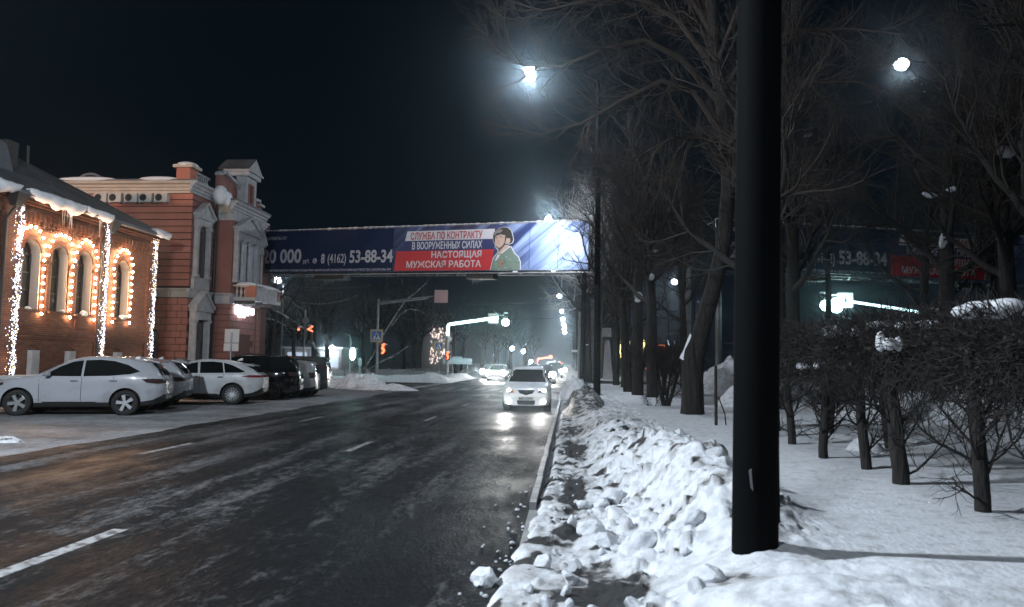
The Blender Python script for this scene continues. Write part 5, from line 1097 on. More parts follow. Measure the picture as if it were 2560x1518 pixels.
t = thing('info_board', 'long pale green information board on two posts beyond the crossing', 'board', (-11.5, 77, 0)); bevel(MB().box(-1.6,1.45,0,.08,1.40,2.0).build('board', MT['info'], t), .01); MB().box(-.6,.45,-.06,-.02,1.78,2.18).build('small_board', MT['info'], t); MB().tube((-.6,.1,0),(-.6,.1,2.0),.05).build('post', MT['pole_grey'], t); MB().tube((.95,.1,0),(.95,.1,1.9),.04).build('post', MT['pole_grey'], t)
# pole C: signals with snow hats
t = thing('signal_pole', 'white pole carrying two red signals with snow hats, right of the mansion', 'traffic mast', (-22.5, 62, 0)); MB().tube((0,0,0),(.05,0,5.85),.09,.07,10).build('pole', MT['pole_grey'], t); MB().path([(0,0,5.8),(-.5,0,6.1),(-1.2,0,6.6)], .03).path([(-.6,0,6.0),(.05,0,6.2)], .03).build('bracket', MT['pole_grey'], t); MB().lathe([(0,0),(.30,0),(.30,.03),(0,.03)], 16, (.12,-.12,4.95), 'y').build('round_sign_back', MT['pole_grey'], t)
signal('left red signal of the white pole by the mansion', -22.88, 61.8, 3.3, {2: MT['red_on']}, 'car', 1.0); a = signal('right signal of the white pole with a red chevron', -21.95, 61.8, 3.3, {}, 'car', 1.1); shapelight(a, [[(-.15,.95),(.35,1.2),(.35,1.1),(.05,.93),(.35,.78),(.35,.68),(-.15,.88)]], MT['red_on'])
# green pedestrian light
t = thing('signal_pole', 'thin curved pole carrying the bright green walk signal left of the railing', 'traffic mast', (-17.85, 60, 0)); MB().path([(0,0,0),(0,0,3.3),(-.15,0,3.7),(-.6,0,3.8)], .07, 8).build('pole', MT['pole_grey'], t)
a = signal('bright green walk signal beside the curved pole', -17.53, 59.8, 1.55, {}, s=1.5, roof_snow=False); MB().ball((0,-.25,.62), 1, 14, 8, (.24,.15,.52)).build('glowing_lens', MT['green_on'], a, smooth=True); lamp('green_glow', (-17.53,58.9,2.3), 70, (.5,1,.92), .3)
t = thing('info_board', 'thin signal cabinet pole right of the green walk signal', 'pole', (-17.1, 60.2, 0)); MB().tube((0,0,0),(0,0,1.9),.07).build('post', MT['pole_grey'], t); MB().box(-.15,.15,-.1,.1,1.2,1.8).build('cabinet', MT['pole_grey'], t)
# railing
t = thing('railing', 'low grey street railing in front of the dark trees across the crossing', 'railing', (-22.1, 66, 0)); pk = MB().tube((0,0,.12),(0,0,.88),.018,n=5).mesh('baluster', MT['pole_grey'])
MB().tube((0,0,.95),(6.1,0,.85),.03).tube((0,0,.15),(6.1,0,.12),.025).build('rail', MT['pole_grey'], t)
for k in range(52): inst('baluster', pk, t, (.06+k*.117, 0, 0))
for k in range(7): MB().tube((k*1.0,0,0),(k*1.0,0,1.0),.035).build('post', MT['pole_grey'], t)
# far lit arms
def far_arm(label, x, y, pts, m, rad, sz):
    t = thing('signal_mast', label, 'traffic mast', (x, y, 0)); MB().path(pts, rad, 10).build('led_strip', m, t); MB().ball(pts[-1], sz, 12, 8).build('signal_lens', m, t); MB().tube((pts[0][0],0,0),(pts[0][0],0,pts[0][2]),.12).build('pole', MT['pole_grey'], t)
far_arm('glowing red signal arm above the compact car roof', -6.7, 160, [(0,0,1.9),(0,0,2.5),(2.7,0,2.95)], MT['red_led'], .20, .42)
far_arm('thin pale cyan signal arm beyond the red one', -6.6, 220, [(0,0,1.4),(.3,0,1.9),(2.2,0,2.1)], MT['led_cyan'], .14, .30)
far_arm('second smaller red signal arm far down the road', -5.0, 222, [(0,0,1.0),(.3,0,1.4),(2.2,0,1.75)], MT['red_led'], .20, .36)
t = thing('signal', 'tiny red light on the compact car skyline', 'traffic light', (-7.1, 140, 1.2)); MB().ball((0,0,0), .25, 8, 6).build('lens', MT['red_on'], t)
# right carriageway signals
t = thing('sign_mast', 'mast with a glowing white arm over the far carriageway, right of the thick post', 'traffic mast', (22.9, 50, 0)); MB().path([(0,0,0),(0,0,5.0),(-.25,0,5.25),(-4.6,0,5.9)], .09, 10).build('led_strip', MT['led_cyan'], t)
ped_sign('crosswalk_sign', 'brightly lit pedestrian crossing sign on the glowing arm, right', 17.82, 49.8, 5.98, .98, glow=None)
C.objects[-1]
sgn = [o for o in C.objects if o.get('label') == 'brightly lit pedestrian crossing sign on the glowing arm, right'][0]
for ch in sgn.children:
    if ch.name.startswith(('plate','blue_square')): ch.data.materials[0] = MT['s_white']
lamp('arm_glow', (17.4, 48.9, 5.5), 200, (.65,.96,1), .3)
a = signal('left of the two green signals glowing right of the thick post', 16.45, 49.8, 5.35, {}, 'car', 1.0); MB().ball((0,-.3,.25), .34, 14, 8, (1,.5,1)).build('glowing_lens', MT['green_on'], a, smooth=True)
a = signal('right of the two green signals glowing right of the thick post', 17.14, 49.8, 5.2, {}, 'car', 1.0); MB().ball((0,-.3,.42), 1, 14, 8, (.42,.3,.5)).build('glowing_lens', MT['green_on'], a, smooth=True)
street_lamp('dark bare lamp pole standing before the right banner', 13.45, 40, 13.0, .6, .14, .3, pw=0, headscale=.01)
# slim masts right of the road, far
def mast(label, x, y, h, rad, m, z0=.2, n=12, sq=None):
    t = thing('mast', label, 'pole', (x, y, z0))
    if sq: MB().box(-sq,sq,-sq,sq,0,h).build('shaft', m, t)
    else: MB().tube((0,0,-.1),(0,0,h),rad,rad*.85,n).build('shaft', m, t)
    return t
t = mast('pale slender mast with camera bracket left of the black lamp post', .64, 50, 4.9, .09, MT['concrete']); MB().tube((0,0,2.7),(.6,0,2.7),.03).box(-.5,-.1,-.1,.1,2.2,2.35).build('camera_bracket', MT['s_white'], t)
mast('second black pole just left of the nearest slim lamp post', .93, 48, 9, .11, MT['pole_black'])
mast('square grey pillar right of the second black pole', 1.68, 55, 6.2, .2, MT['concrete'], sq=.24)
t = mast('twin-rod grey sign stand between the second black pole and the pillar', 1.48, 60, 3.6, .05, MT['pole_grey']); MB().box(-.14,.14,-.06,.06,2.4,2.9).build('sign_box', MT['s_yellow'], t); MB().tube((.18,0,-.1),(.18,0,3.6),.05).build('rod', MT['pole_grey'], t)
t = mast('tall pale concrete pole between the trees, left of the leaning trunk', 7.45, 48, 8.4, .24, MT['concrete'], .3)
t = thing('monument', 'pale tapering stone monument behind the park trees', 'monument', (3.0, 60, .2)); MB().hexa([(-.35,-.3,0),(.45,-.3,0),(.45,.3,0),(-.35,.3,0),(-.18,-.2,3.3),(.16,-.2,3.3),(.16,.2,3.3),(-.18,.2,3.3)]).build('shaft', MT['w_trim'], t); MB().box(-.4,.3,-.3,.3,3.6,4.3).build('top_block', MT['w_trim'], t)
t = thing('light_frame', 'A-shaped frame of white light rods behind the bush in the park', 'light frame', (7.76, 60, .2)); rods = MB()
MT['rod_lit'] = emat('lit_rod', (.80,.88,1), 1.4)
for a_, b_ in (((0,3.4),(.95,.4)),((.45,3.4),(1.0,1.6)),((1.0,1.6),(1.25,.7)),((.5,1.9),(1.1,1.8)),((.4,1.3),(1.2,1.2))): MB().tube((a_[0],0,a_[1]),(b_[0],0,b_[1]),.05).build('light_rod', MT['rod_lit'], t)
MB().tube((-.1,0,3.9),(1.3,0,3.95),.05).build('crossbar', MT['pole_grey'], t)
t = thing('orange_sign', 'orange lit square sign with a white triangle between the park trunks', 'sign', (7.28, 60, 2.85))
for q in ((-.24,-.19,-.36,.36),(.20,.24,-.36,.36),(-.24,.24,.31,.36),(-.24,.24,-.36,-.31)): MB().box(q[0],q[1],-.02,.02,q[2],q[3]).build('lit_border', MT['orange_lit'], t)
MB().prism([(-.12,-.2),(.2,-.2),(.12,.2)], (0,-.02,0), (1,0,0), (0,0,1), (0,.01,0)).build('triangle', MT['orange_lit'], t); MB().tube((.1,.05,-2.6),(.1,.05,.3),.04).build('post', MT['iron'], t)
t = thing('signal', 'red drop-shaped signal light between the park trunks', 'traffic light', (6.13, 60, 1.35)); MB().lathe([(0,-.22),(.14,.02),(.12,.12),(0,.14)], 10).build('lens', MT['red_on'], t); MB().tube((0,.1,-1.2),(0,.1,.2),.05).build('post', MT['iron'], t)
t = thing('tail_light', 'long red light glimpsed behind the forked bush', 'light', (7.45, 60, .5)); MB().tube((0,0,0),(.03,0,.95),.07).build('lens', MT['red_led'], t)
r = random.Random(3)
for x0, n_, lb in ((4.4,3,'glittering yellow garland between the first and second dark trunks'),(6.35,2,'short yellow garland between the second and third dark trunks'),(2.55,1,'yellow garland glimpsed right of the black lamp post')):
    t = thing('garland', lb, 'light string', (x0, 65, 0))
    for k in range(n_):
        m = MB()
        for i in range(34): z = r.uniform(2.2,3.75); m.ball((k*.33+r.uniform(-.05,.05)+.05*math.sin(z*4), r.uniform(-.1,.1), z), .035, 5, 3)
        o = m.build('bulb_cluster', MT['yellow_led'], t); o['kind'] = 'stuff'
# lit buildings glimpsed behind the left trees
t = thing('pavilion', 'low white lit pavilion behind the bare trees right of the mansion', 'building', (-31, 95, 0)); MB().box(-6,1.6,0,6,0,3.1).build('wall', MT['w_trim'], t); MB().box(-6.3,1.9,-.4,6.3,3.1,3.3).build('roof', MT['snow_cap'], t); MB().box(-5.6,-3.0,-.05,0,.8,2.6).box(-1.2,1.2,-.05,0,.5,2.7).build('lit_window', MT['lit_front'], t)
for x in (-2.6,-1.9): MB().ball((x+2.4,-.6,3.3), .22, 8, 5).build('spot_lamp', MT['lamp_on'], t)
lamp('pavilion_light', (-30.5, 91, 3.4), 160, (.85,.93,1), .2)
t = thing('festive_building', 'building front glowing behind tangled branches left of the small crossing sign', 'building', (-19.9, 112, 0)); MB().box(-2.4,2.0,.05,5,0,9).build('wall', MT['w_trim'], t)
m = MB(); rq = random.Random(31)
for k in range(95):
    q = rq.uniform(-1.2,1.3); zq = rq.uniform(1.2,6.8); m.box(q, q+rq.uniform(.05,.14), -.05, .03, zq, zq+rq.uniform(.12,.45))
o = m.build('lit_garland', MT['gold_front'], t); o['kind'] = 'stuff'

# ================================================================== TREES
MT['twig_lamplit'] = mat('lamplit_frost_twig', (.50,.49,.48), .8)  # frost tone brightened: the second kerb lamp's light is put into the colour
def norm(v): l = math.sqrt(v[0]*v[0]+v[1]*v[1]+v[2]*v[2]) or 1; return (v[0]/l, v[1]/l, v[2]/l)
class Tree:
    def __init__(s, seed, P): s.r = random.Random(seed); s.P = P; s.L = {}
    def branch(s, p, d, L, r0, lv, path=None):
        P = s.P; rr = s.r; n = P['n'][lv]; pts = [p]; rad = [r0]; dirs = [d]
        if path is None:
            for i in range(n):
                w_ = P['wob'][lv]; g = P['trop'][lv]; c = P['curl'][lv]*(i/n)
                d = norm((d[0]+rr.gauss(0,w_), d[1]+rr.gauss(0,w_), d[2]+rr.gauss(0,w_)+g*(1 if lv == 0 else 1)+c)); q = pts[-1]; st = L/n
                pts.append((q[0]+d[0]*st, q[1]+d[1]*st, q[2]+d[2]*st)); dirs.append(d); rad.append(r0*(1-(i+1)/n*(1-P['tip'][lv])))
        else:
            n = len(path)-1; pts = list(path); rad = [r0*(1-i/n*(1-P['tip'][lv])) for i in range(n+1)]; dirs = [norm(tuple(b-a for a, b in zip(path[max(0,i-1)], path[min(n,i+1)]))) for i in range(n+1)]
            L = sum(math.dist(a, b) for a, b in zip(path[:-1], path[1:]))
        s.L.setdefault((lv, n), []).append((pts, rad))
        if lv+1 >= len(P['n']): return
        k = P['kids'][lv]; k = max(1, int(k*(L/P['len'][lv])**.9 + .5)) if lv else k
        for j in range(k):
            t = P['start'][lv] + (1-P['start'][lv])*(j+rr.random())/k; f = t*n; i = min(n-1, int(f)); f -= i
            q = tuple(a+(b-a)*f for a, b in zip(pts[i], pts[i+1])); dd = dirs[i+1]
            a1 = P['ang'][lv]+rr.gauss(0,.15); az = rr.uniform(0, 2*PI)
            u = norm((dd[1], -dd[0], .01)); v = (dd[1]*u[2]-dd[2]*u[1], dd[2]*u[0]-dd[0]*u[2], dd[0]*u[1]-dd[1]*u[0])
            nd = norm(tuple(math.cos(a1)*dd[m]+math.sin(a1)*(math.cos(az)*u[m]+math.sin(az)*v[m]) for m in range(3)))
            if P.get('bias') and lv < 2: nd = norm(tuple(nd[m]+P['bias'][m] for m in range(3)))
            l2 = P['len'][lv+1]*(1-.45*t)*rr.uniform(.7,1.2); r2 = min(rad[i]*.7, P['rad'][lv+1]*rr.uniform(.8,1.2))
            s.branch(q, nd, l2, r2, lv+1)
    def mesh(s, name, lvs, m, sides):
        VV = []; FF = []; base = 0
        for (lv, n), lst in s.L.items():
            if lv not in lvs: continue
            k = sides[lv]; Pn = np.array([a for a, _ in lst]); Rn = np.array([b for _, b in lst]); T = np.gradient(Pn, axis=1); T /= np.linalg.norm(T, axis=2, keepdims=True)+1e-9
            ref = np.where(np.abs(T[:, :1, 2:3]) < .8, np.array([0,0,1.]), np.array([1.,0,0])); ref = np.broadcast_to(ref, T.shape)
            U = np.cross(T, ref); U /= np.linalg.norm(U, axis=2, keepdims=True)+1e-9; W = np.cross(T, U); a = np.arange(k)*2*PI/k
            V = Pn[:, :, None, :] + Rn[:, :, None, None]*(U[:, :, None, :]*np.cos(a)[None, None, :, None] + W[:, :, None, :]*np.sin(a)[None, None, :, None])
            Mn = len(lst); idx = base + np.arange(Mn*(n+1)*k).reshape(Mn, n+1, k); nx = np.roll(idx, -1, axis=2)
            FF.append(np.stack([idx[:, :-1], idx[:, 1:], nx[:, 1:], nx[:, :-1]], -1).reshape(-1, 4)); VV.append(V.reshape(-1, 3)); base += V.size//3
        V = np.concatenate(VV); F = np.concatenate(FF).astype(np.int32)
        me = bpy.data.meshes.new(name); me.vertices.add(len(V)); me.vertices.foreach_set('co', V.ravel()); me.loops.add(F.size); me.loops.foreach_set('vertex_index', F.ravel()); me.polygons.add(len(F)); me.polygons.foreach_set('loop_start', np.arange(0, F.size, 4, dtype=np.int32))
        me.polygons.foreach_set('use_smooth', np.ones(len(F), bool)); me.materials.append(m); me.update(); me.validate(); return me
SD = {0: 14, 1: 8, 2: 5, 3: 3, 4: 3}
ELM = dict(n=[8,9,7,5,3], wob=[.05,.13,.16,.20,.25], trop=[.10,.05,.03,.02,.02], curl=[0,.10,.10,.08,.05], tip=[.55,.22,.25,.3,.4], kids=[10,11,12,7], start=[.47,.2,.1,.08], ang=[.75,.62,.55,.55], len=[7.5,5.4,2.9,1.3,.6], rad=[.24,.10,.030,.0095,.0048])
def tree_meshes(seed, P, tm='twig', l1='bark', p0=(0,0,-.1), d0=(0,0,1), path=None, limbs=None):
    T = Tree(seed, P)
    if limbs:
        k0 = P['kids'][0]; 
        T.P = dict(P); T.P['kids'] = [P.get('k_extra', 3)]+P['kids'][1:]; T.branch(p0, d0, P['len'][0], P['rad'][0], 0, path)
        for lp, lr in limbs: T.branch(lp[0], (0,0,1), 1, lr, 1, lp)
    else: T.branch(p0, d0, P['len'][0], P['rad'][0], 0, path)
    k1 = 2 if l1 == 'bark' else 1
    return T.mesh('trunk', tuple(range(k1)), MT['bark'], SD), T.mesh('crown', tuple(range(k1, len(P['n']))), MT[tm], SD)
def tree(name, label, x, y, z, mm, rot=0, s=1.0, group=None, sz=None):
    t = thing(name, label, 'tree', (x, y, z), rot, group); t.scale = (s, s, sz or s); inst('trunk', mm[0], t); inst('crown', mm[1], t); return t
# --- the near leaning tree with hand-placed limbs sweeping over the road (local coordinates, base at 3.12,19.3,.35)
P1 = dict(ELM); P1['kids'] = [3,17,14,7]; P1['start'] = [.5,.15,.1,.08]; P1['len'] = [9,5,2.0,1.0,.5]; P1['rad'] = [.26,.11,.022,.0075,.004]; P1['ang'] = [.7,.62,.5,.5]; P1['tip'] = [.5,.12,.2,.3,.4]; P1['curl'] = [0,.10,.16,.12,.06]; P1['k_extra'] = 2
tp = [(0,0,-.2),(.01,0,.7),(.06,0,1.5),(.26,.05,2.3),(.58,.1,3.4),(.85,.1,4.6),(.95,.1,6.0),(.85,0,7.6),(.6,-.1,9.2),(.5,-.1,11)]
limbs = [([(.80,0,7.3),(.0,-.4,8.3),(-1.0,-.7,8.5),(-2.2,-1.0,7.9),(-3.4,-1.2,7.25),(-4.6,-1.3,6.95),(-5.6,-1.3,7.15)],.09),
         ([(.7,0,8.2),(-.4,-.6,9.1),(-1.6,-1.1,9.4),(-2.8,-1.5,9.0),(-4.0,-1.7,8.5),(-5.1,-1.8,8.5),(-5.8,-1.8,8.8)],.09),
         ([(.6,-.1,9.0),(-.5,-.5,10.2),(-1.8,-.8,10.7),(-3.2,-1,10.5),(-4.6,-1.1,10.2),(-5.7,-1.1,10.5)],.085),
         ([(.6,-.1,9.8),(0,.2,11.2),(-1,.5,12),(-2.4,.7,12.2),(-3.8,.8,12.0)],.08),
         ([(.85,0,6.4),(.2,-.8,7.0),(-.8,-1.4,6.8),(-1.9,-1.8,6.2),(-2.9,-2.0,5.9)],.06),
         ([(.85,0,6.9),(1.6,-.6,7.9),(2.6,-1,8.3),(3.8,-1.2,8.2),(5.0,-1.2,7.8)],.08),
         ([(.7,0,8.4),(1.6,.2,9.6),(2.8,.3,10.2),(4.2,.3,10.2),(5.4,.2,10)],.08),
         ([(.9,.1,5.6),(1.5,.4,6.1),(2.4,.6,6.2),(3.4,.7,5.9)],.05),
         ([(.55,0,9.4),(.4,1.0,10.8),(.1,2.0,11.6),(-.6,3.0,12)],.07), ([(.6,0,9),(.9,-1.2,10),(1.0,-2.6,10.3),(.8,-3.8,10.1)],.07)]
limbs = [([(x*(.84 if x < 0 else 1), y, z) for x, y, z in q], w_) for q, w_ in limbs]
mm1 = tree_meshes(11, P1, 'twig_near', 'near', path=tp, limbs=limbs)
t1 = tree('leaning_tree', 'thick leaning elm with a sawn snowy stub, left of the big post', 3.12, 19.33, .32, mm1)
sb = MB(); rq = random.Random(4); prev = None
for zz_, xx_, rr_ in ((-.1,0,.33),(.25,-.005,.275),(.7,-.01,.262),(1.1,-.02,.255),(1.5,-.05,.25),(1.7,-.04,.215),(1.95,.03,.16),(2.2,.12,.10)):
    ring = [(xx_+rr_*(1+.10*math.sin(5*a_+zz_*2)+.05*math.sin(11*a_))*math.cos(a_), rr_*(1+.10*math.sin(5*a_+zz_*2))*math.sin(a_), zz_) for a_ in [2*PI*q/20 for q in range(20)]]
    if prev: n_ = 20; sb.add(prev+ring, [(q, (q+1) % n_, n_+(q+1) % n_, n_+q) for q in range(n_)])
    prev = ring
sb.build('sawn_stub', MT['bark'], t1, smooth=True)
o = MB().hexa([(-.33,-.13,1.50),(-.22,-.17,1.42),(-.22,.06,1.42),(-.33,.06,1.50),(-.06,-.06,2.14),(-.02,-.08,2.08),(-.02,.02,2.08),(-.06,.02,2.14)]).build('stub_snow', MT['snow_cap'], None, recalc=True); o.location = t1.location; tag(o, 'narrow snow wedge lying on the sawn stub of the leaning elm', 'snow'); bevel(o, .05, 3)
variants = [tree_meshes(s_, dict(ELM, kids=k_, len=l_)) for s_, k_, l_ in ((21,[10,11,12,6],ELM['len']),(22,[11,11,11,6],[8.5,5.2,2.8,1.3,.6]),(23,[9,12,12,6],[7.0,5.8,3.0,1.3,.6]))]
row = [(3.17,29.0,.60,'dark trunk with a pale foot, third from the black lamp post toward the leaning elm'),(2.75,30.6,.62,'dark trunk with bumpy bark directly left of the third park trunk'),(2.72,34.7,.55,'slender dark trunk seen just left of the bumpy trunk'),(2.9,40.0,.60,'dark trunk halfway between the black lamp post and the bumpy trunk'),(2.8,45.5,.62,'dark trunk nearest the black lamp post on its right')]
for k, (x, y, s_, lb) in enumerate(row): tree('park_tree', lb, x, y, .3, variants[k % 3], k*1.3+.4, (1.0,1.05,1.0,.86,.84)[k], 'elms along the right kerb')
r = random.Random(9)
for k, y in enumerate((52,58,65,73,82,92,104,118,135,155,180,210,245)):
    if k == 0: FV = [(variants[j][0], variants[j][1].copy()) for j in (0,1)]; [f[1].materials.clear() or f[1].materials.append(MT['twig_lamplit']) for f in FV]
    if k < 2: tree('park_tree', ('frosted elm crown with the second kerb lamp light put into its pale twig colour','second frosted elm crown just behind, lamplight put into its twig colour too')[k], (1.3,1.9)[k], (53.5,60)[k], .2, FV[k], 2.1*k+.5, 1.36); continue
    tree('park_tree', 'bare elm in the row receding along the right kerb beyond the cross street', 2.7+r.uniform(-.4,.6)+(k > 5)*.4, y, .2, variants[k % 3], r.uniform(0,6), r.uniform(1.0,1.25), 'elms receding beyond the cross street')
for x, y, s_, lb in ((7.0,24.0,1.0,'dark crooked trunk immediately right of the thick post'),(11.9,25.0,1.15,'stout pollarded trunk with snow in its forks, in front of the right banner'),(12.5,22.2,1.1,'thick trunk at the right border with snow patches'),(17.4,31.6,1.1,'tree far right behind the hedge'),(9.0,33.0,1.0,'tree standing behind the pale concrete pole'),(16.2,36,1.05,'tree crown around the high right lamp'),(6.2,41,1.0,'tree behind the red signal light'),(10.0,16.5,1.0,'tree whose crown darkens the upper right corner'),(3.95,15.2,.85,'tree hidden behind the thick post')):
    tree('park_tree', lb, x, y, .3, variants[int(y*3) % 3], y*1.7, s_, 'elms inside the park')
# snow lodged in forks
for x, y, z, a, b_, c_, lb in ((11.55,24.7,7.2,.35,.2,.10,'snow patch in the left fork of the pollarded trunk'),(12.25,24.7,7.4,.2,.2,.14,'snow patch in the right fork of the pollarded trunk'),(11.9,24.65,5.75,.16,.1,.28,'snow streak on the face of the pollarded trunk'),(12.3,21.8,7.8,.3,.2,.16,'snow lump in the fork at the right border, upper'),(12.9,21.8,6.5,.25,.2,.22,'snow patch on the trunk at the right border'),(2.75,30.3,4.35,.16,.15,.22,'snow block in the fork of the bumpy trunk'),(3.1,28.8,5.0,.12,.12,.14,'snow clump on the fork above the third trunk'),(3.25,28.8,6.0,.16,.1,.07,'snow cap on the cut top above the third trunk')):
    o = inst('fork_snow', CH[int(z*10) % 7], None, (x,y,z), (.2,.1,.4), (a,b_,c_)); tag(o, lb, 'snow')
# left park beyond the crossing
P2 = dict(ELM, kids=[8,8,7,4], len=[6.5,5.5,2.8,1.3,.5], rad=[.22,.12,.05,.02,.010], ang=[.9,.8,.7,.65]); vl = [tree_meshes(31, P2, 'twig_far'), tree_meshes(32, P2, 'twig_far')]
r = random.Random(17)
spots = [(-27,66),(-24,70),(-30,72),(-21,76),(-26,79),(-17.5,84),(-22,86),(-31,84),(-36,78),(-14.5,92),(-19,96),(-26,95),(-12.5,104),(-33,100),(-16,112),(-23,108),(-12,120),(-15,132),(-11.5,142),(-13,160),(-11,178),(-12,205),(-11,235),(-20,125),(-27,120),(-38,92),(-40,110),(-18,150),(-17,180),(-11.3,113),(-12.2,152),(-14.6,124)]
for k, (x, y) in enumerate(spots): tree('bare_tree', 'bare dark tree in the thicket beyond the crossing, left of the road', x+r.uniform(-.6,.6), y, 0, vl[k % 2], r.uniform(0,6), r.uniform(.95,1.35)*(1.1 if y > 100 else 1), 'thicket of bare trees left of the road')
# pale snow covered boughs crossing in front of the thicket
def bough(label, px, rad=.09):
    o = MB(); n = len(px)
    for i in range(n-1): o.tube(px[i], px[i+1], rad*(1-.8*i/n), rad*(1-.8*(i+1)/n), 7)
    o = o.build('snowy_bough', MT['frost'], None, smooth=True); return tag(o, label, 'branch', 'snow covered boughs in front of the thicket')
MT['frost'] = mat('frosted_bark', (.42,.42,.43), .9, col2=(.10,.09,.085), nscale=4, ramp=(.45,.6))
import itertools
def W_(x, y, Y):   # only a shorthand for writing positions at a given depth
    d = cf*1868 + cr*(x-1280) + cu*(759-y); k = Y/d.y; return (d.x*k, Y, 1.65+d.z*k)
z4 = lambda x, y: (640+x/3.129, 680+y/3.129)
bough('long snowy bough slanting down from the mansion balcony to the left signal', [W_(*z4(120,290),61),W_(*z4(190,320),61),W_(*z4(260,365),61),W_(*z4(340,415),61)], .10)
bough('second snowy bough below it ending at the left signal', [W_(*z4(60,360),62.5),W_(*z4(140,375),62.5),W_(*z4(230,420),62.5),W_(*z4(330,460),62.5)], .09)
bough('curved pale bough rising to the right beside the blue crossing sign', [W_(*z4(885,760),74),W_(*z4(960,710),74),W_(*z4(1080,655),74),W_(*z4(1190,580),74)], .11)
bough('twisting pale bough below the long grey arm', [W_(*z4(840,760),75),W_(*z4(910,660),75),W_(*z4(1000,480),75),W_(*z4(1110,310),75),W_(*z4(1170,220),75),W_(*z4(1240,170),75),W_(*z4(1330,90),75)], .09)
bough('arching pale bough right of the grey mast arm', [W_(*z4(1060,420),78),W_(*z4(1130,330),78),W_(*z4(1190,290),78),W_(*z4(1270,300),78),W_(*z4(1330,330),78)], .09)
bough('leaning dark-pale stem behind the minivan roof', [W_(*z4(520,740),63),W_(*z4(470,600),63),W_(*z4(420,515),63),W_(*z4(360,420),63)], .16)
# overhead wires
def wire(label, a, b_, sag, rad=.02, m='iron'):
    pts = [tuple(a[k]+(b_[k]-a[k])*t/14 - (sag*4*(t/14)*(1-t/14) if k == 2 else 0) for k in range(3)) for t in range(15)]
    o = MB().path(pts, rad, 5).build('overhead_wire', MT[m]); return tag(o, label, 'wire', 'overhead wires at the crossing')
wire('thick snow-coated cable sagging right from the left street lamp', W_(*z4(165,160),71), W_(*z4(790,185),60), .9, .055, 'frost')
wire('thin cable above the sagging snow-coated one', W_(*z4(180,90),72), W_(*z4(900,110),55), .3, .02, 'frost')
wire('thin cable below the sagging snow-coated one', W_(*z4(165,150),72), W_(*z4(760,240),60), .2, .02)
wire('cable from the street lamp down to the white signal pole', W_(*z4(205,190),72), W_(*z4(380,300),62), .1, .02, 'frost')
wire('thin dark cable across the road behind the green signal', W_(*z4(1150,350),80), W_(*z4(2380,360),60), .2, .02)
wire('upper thin dark cable across the road below the banner', W_(*z4(1150,240),80), W_(*z4(2380,230),60), .2, .02)

# ------------------------------------------------------------------ clipped hedge trees
def hedge_crown(seed, n=1350, hx=.54, hy=.55, hz_=.40):
    r = np.random.RandomState(seed); b = r.uniform(-1, 1, (n,3)); b[:,0] += .25*np.sin(b[:,1]*6+seed); b[:,2] = np.sign(b[:,2])*np.abs(b[:,2])**.85
    lim = 1 + .18*np.sin(b[:,0]*4+seed)*np.cos(b[:,1]*3); P0 = b*np.array([hx,hy,hz_])*lim[:,None]
    D = b*np.array([.7,.7,.9])+r.normal(0,.55,(n,3)); D /= np.linalg.norm(D,axis=1,keepdims=True); L_ = r.uniform(.08,.30,n)[:,None]
    P2_ = P0 + D*L_; mid = (P0+P2_)/2 + r.normal(0,.02,(n,3)); rad = r.uniform(.0025,.0065,n)[:,None]
    U = np.cross(D, np.array([.3,.5,.81])); U /= np.linalg.norm(U,axis=1,keepdims=True); W = np.cross(D,U)
    V = []
    for a in (0, 2.09, 4.19): V.append(P0+rad*(U*math.cos(a)+W*math.sin(a)))
    for a in (0, 2.09, 4.19): V.append(mid+rad*.8*(U*math.cos(a)+W*math.sin(a)))
    V.append(P2_); V = np.stack(V,1); base = np.arange(n)[:,None]*7
    tri = []
    for a in range(3):
        b2_ = (a+1) % 3; tri += [[a,3+a,3+b2_],[a,3+b2_,b2_],[3+a,6,3+b2_]]
    F = (base[:,:,None]+np.array(tri)[None]).reshape(-1,3)
    # dry leaves still hanging
    nl = 260; lc = r.uniform(-1,1,(nl,3))*np.array([hx,hy,hz_])*1.08; q = r.normal(0,1,(nl,3)); q /= np.linalg.norm(q,axis=1,keepdims=True); q2 = np.cross(q, r.normal(0,1,(nl,3))); q2 /= np.linalg.norm(q2,axis=1,keepdims=True); s = r.uniform(.015,.035,nl)[:,None]
    LV = np.stack([lc-q*s, lc+q2*s*.6, lc+q*s, lc-q2*s*.6],1).reshape(-1,3); LF = np.arange(nl)[:,None]*4
    me = bpy.data.meshes.new('crown'); allv = np.concatenate([V.reshape(-1,3), LV]); fl = [tuple(f) for f in F.tolist()] + [tuple((len(V)*7+4*i+j) for j in range(4)) for i in range(nl)]
    me.from_pydata(allv.tolist(), [], fl); me.materials.append(MT['hedge_twig']); me.materials.append(MT['leaf']); me.polygons.foreach_set('material_index', [0]*len(F)+[1]*nl); me.update(); return me
HC = [hedge_crown(i) for i in (1,2,3,4)]
PS = dict(n=[6,5,4,3], wob=[.10,.16,.2,.25], trop=[.02,.10,.06,.03], curl=[0,.12,.1,.05], tip=[.75,.35,.4,.4], kids=[16,9,4], start=[.10,.15,.1], ang=[.95,.75,.7], len=[1.55,.9,.45,.22], rad=[.095,.015,.0065,.004])
HT = []
for s_ in (41,42,43,44):
    T = Tree(s_, PS); T.branch((0,0,-.1), norm((random.Random(s_).uniform(-.1,.1),.0,1)), 1.6, .095, 0); HT.append((T.mesh('trunk', (0,), MT['bark'], SD), T.mesh('shoots', (1,2,3), MT['hedge_twig'], {1:5,2:3,3:3})))
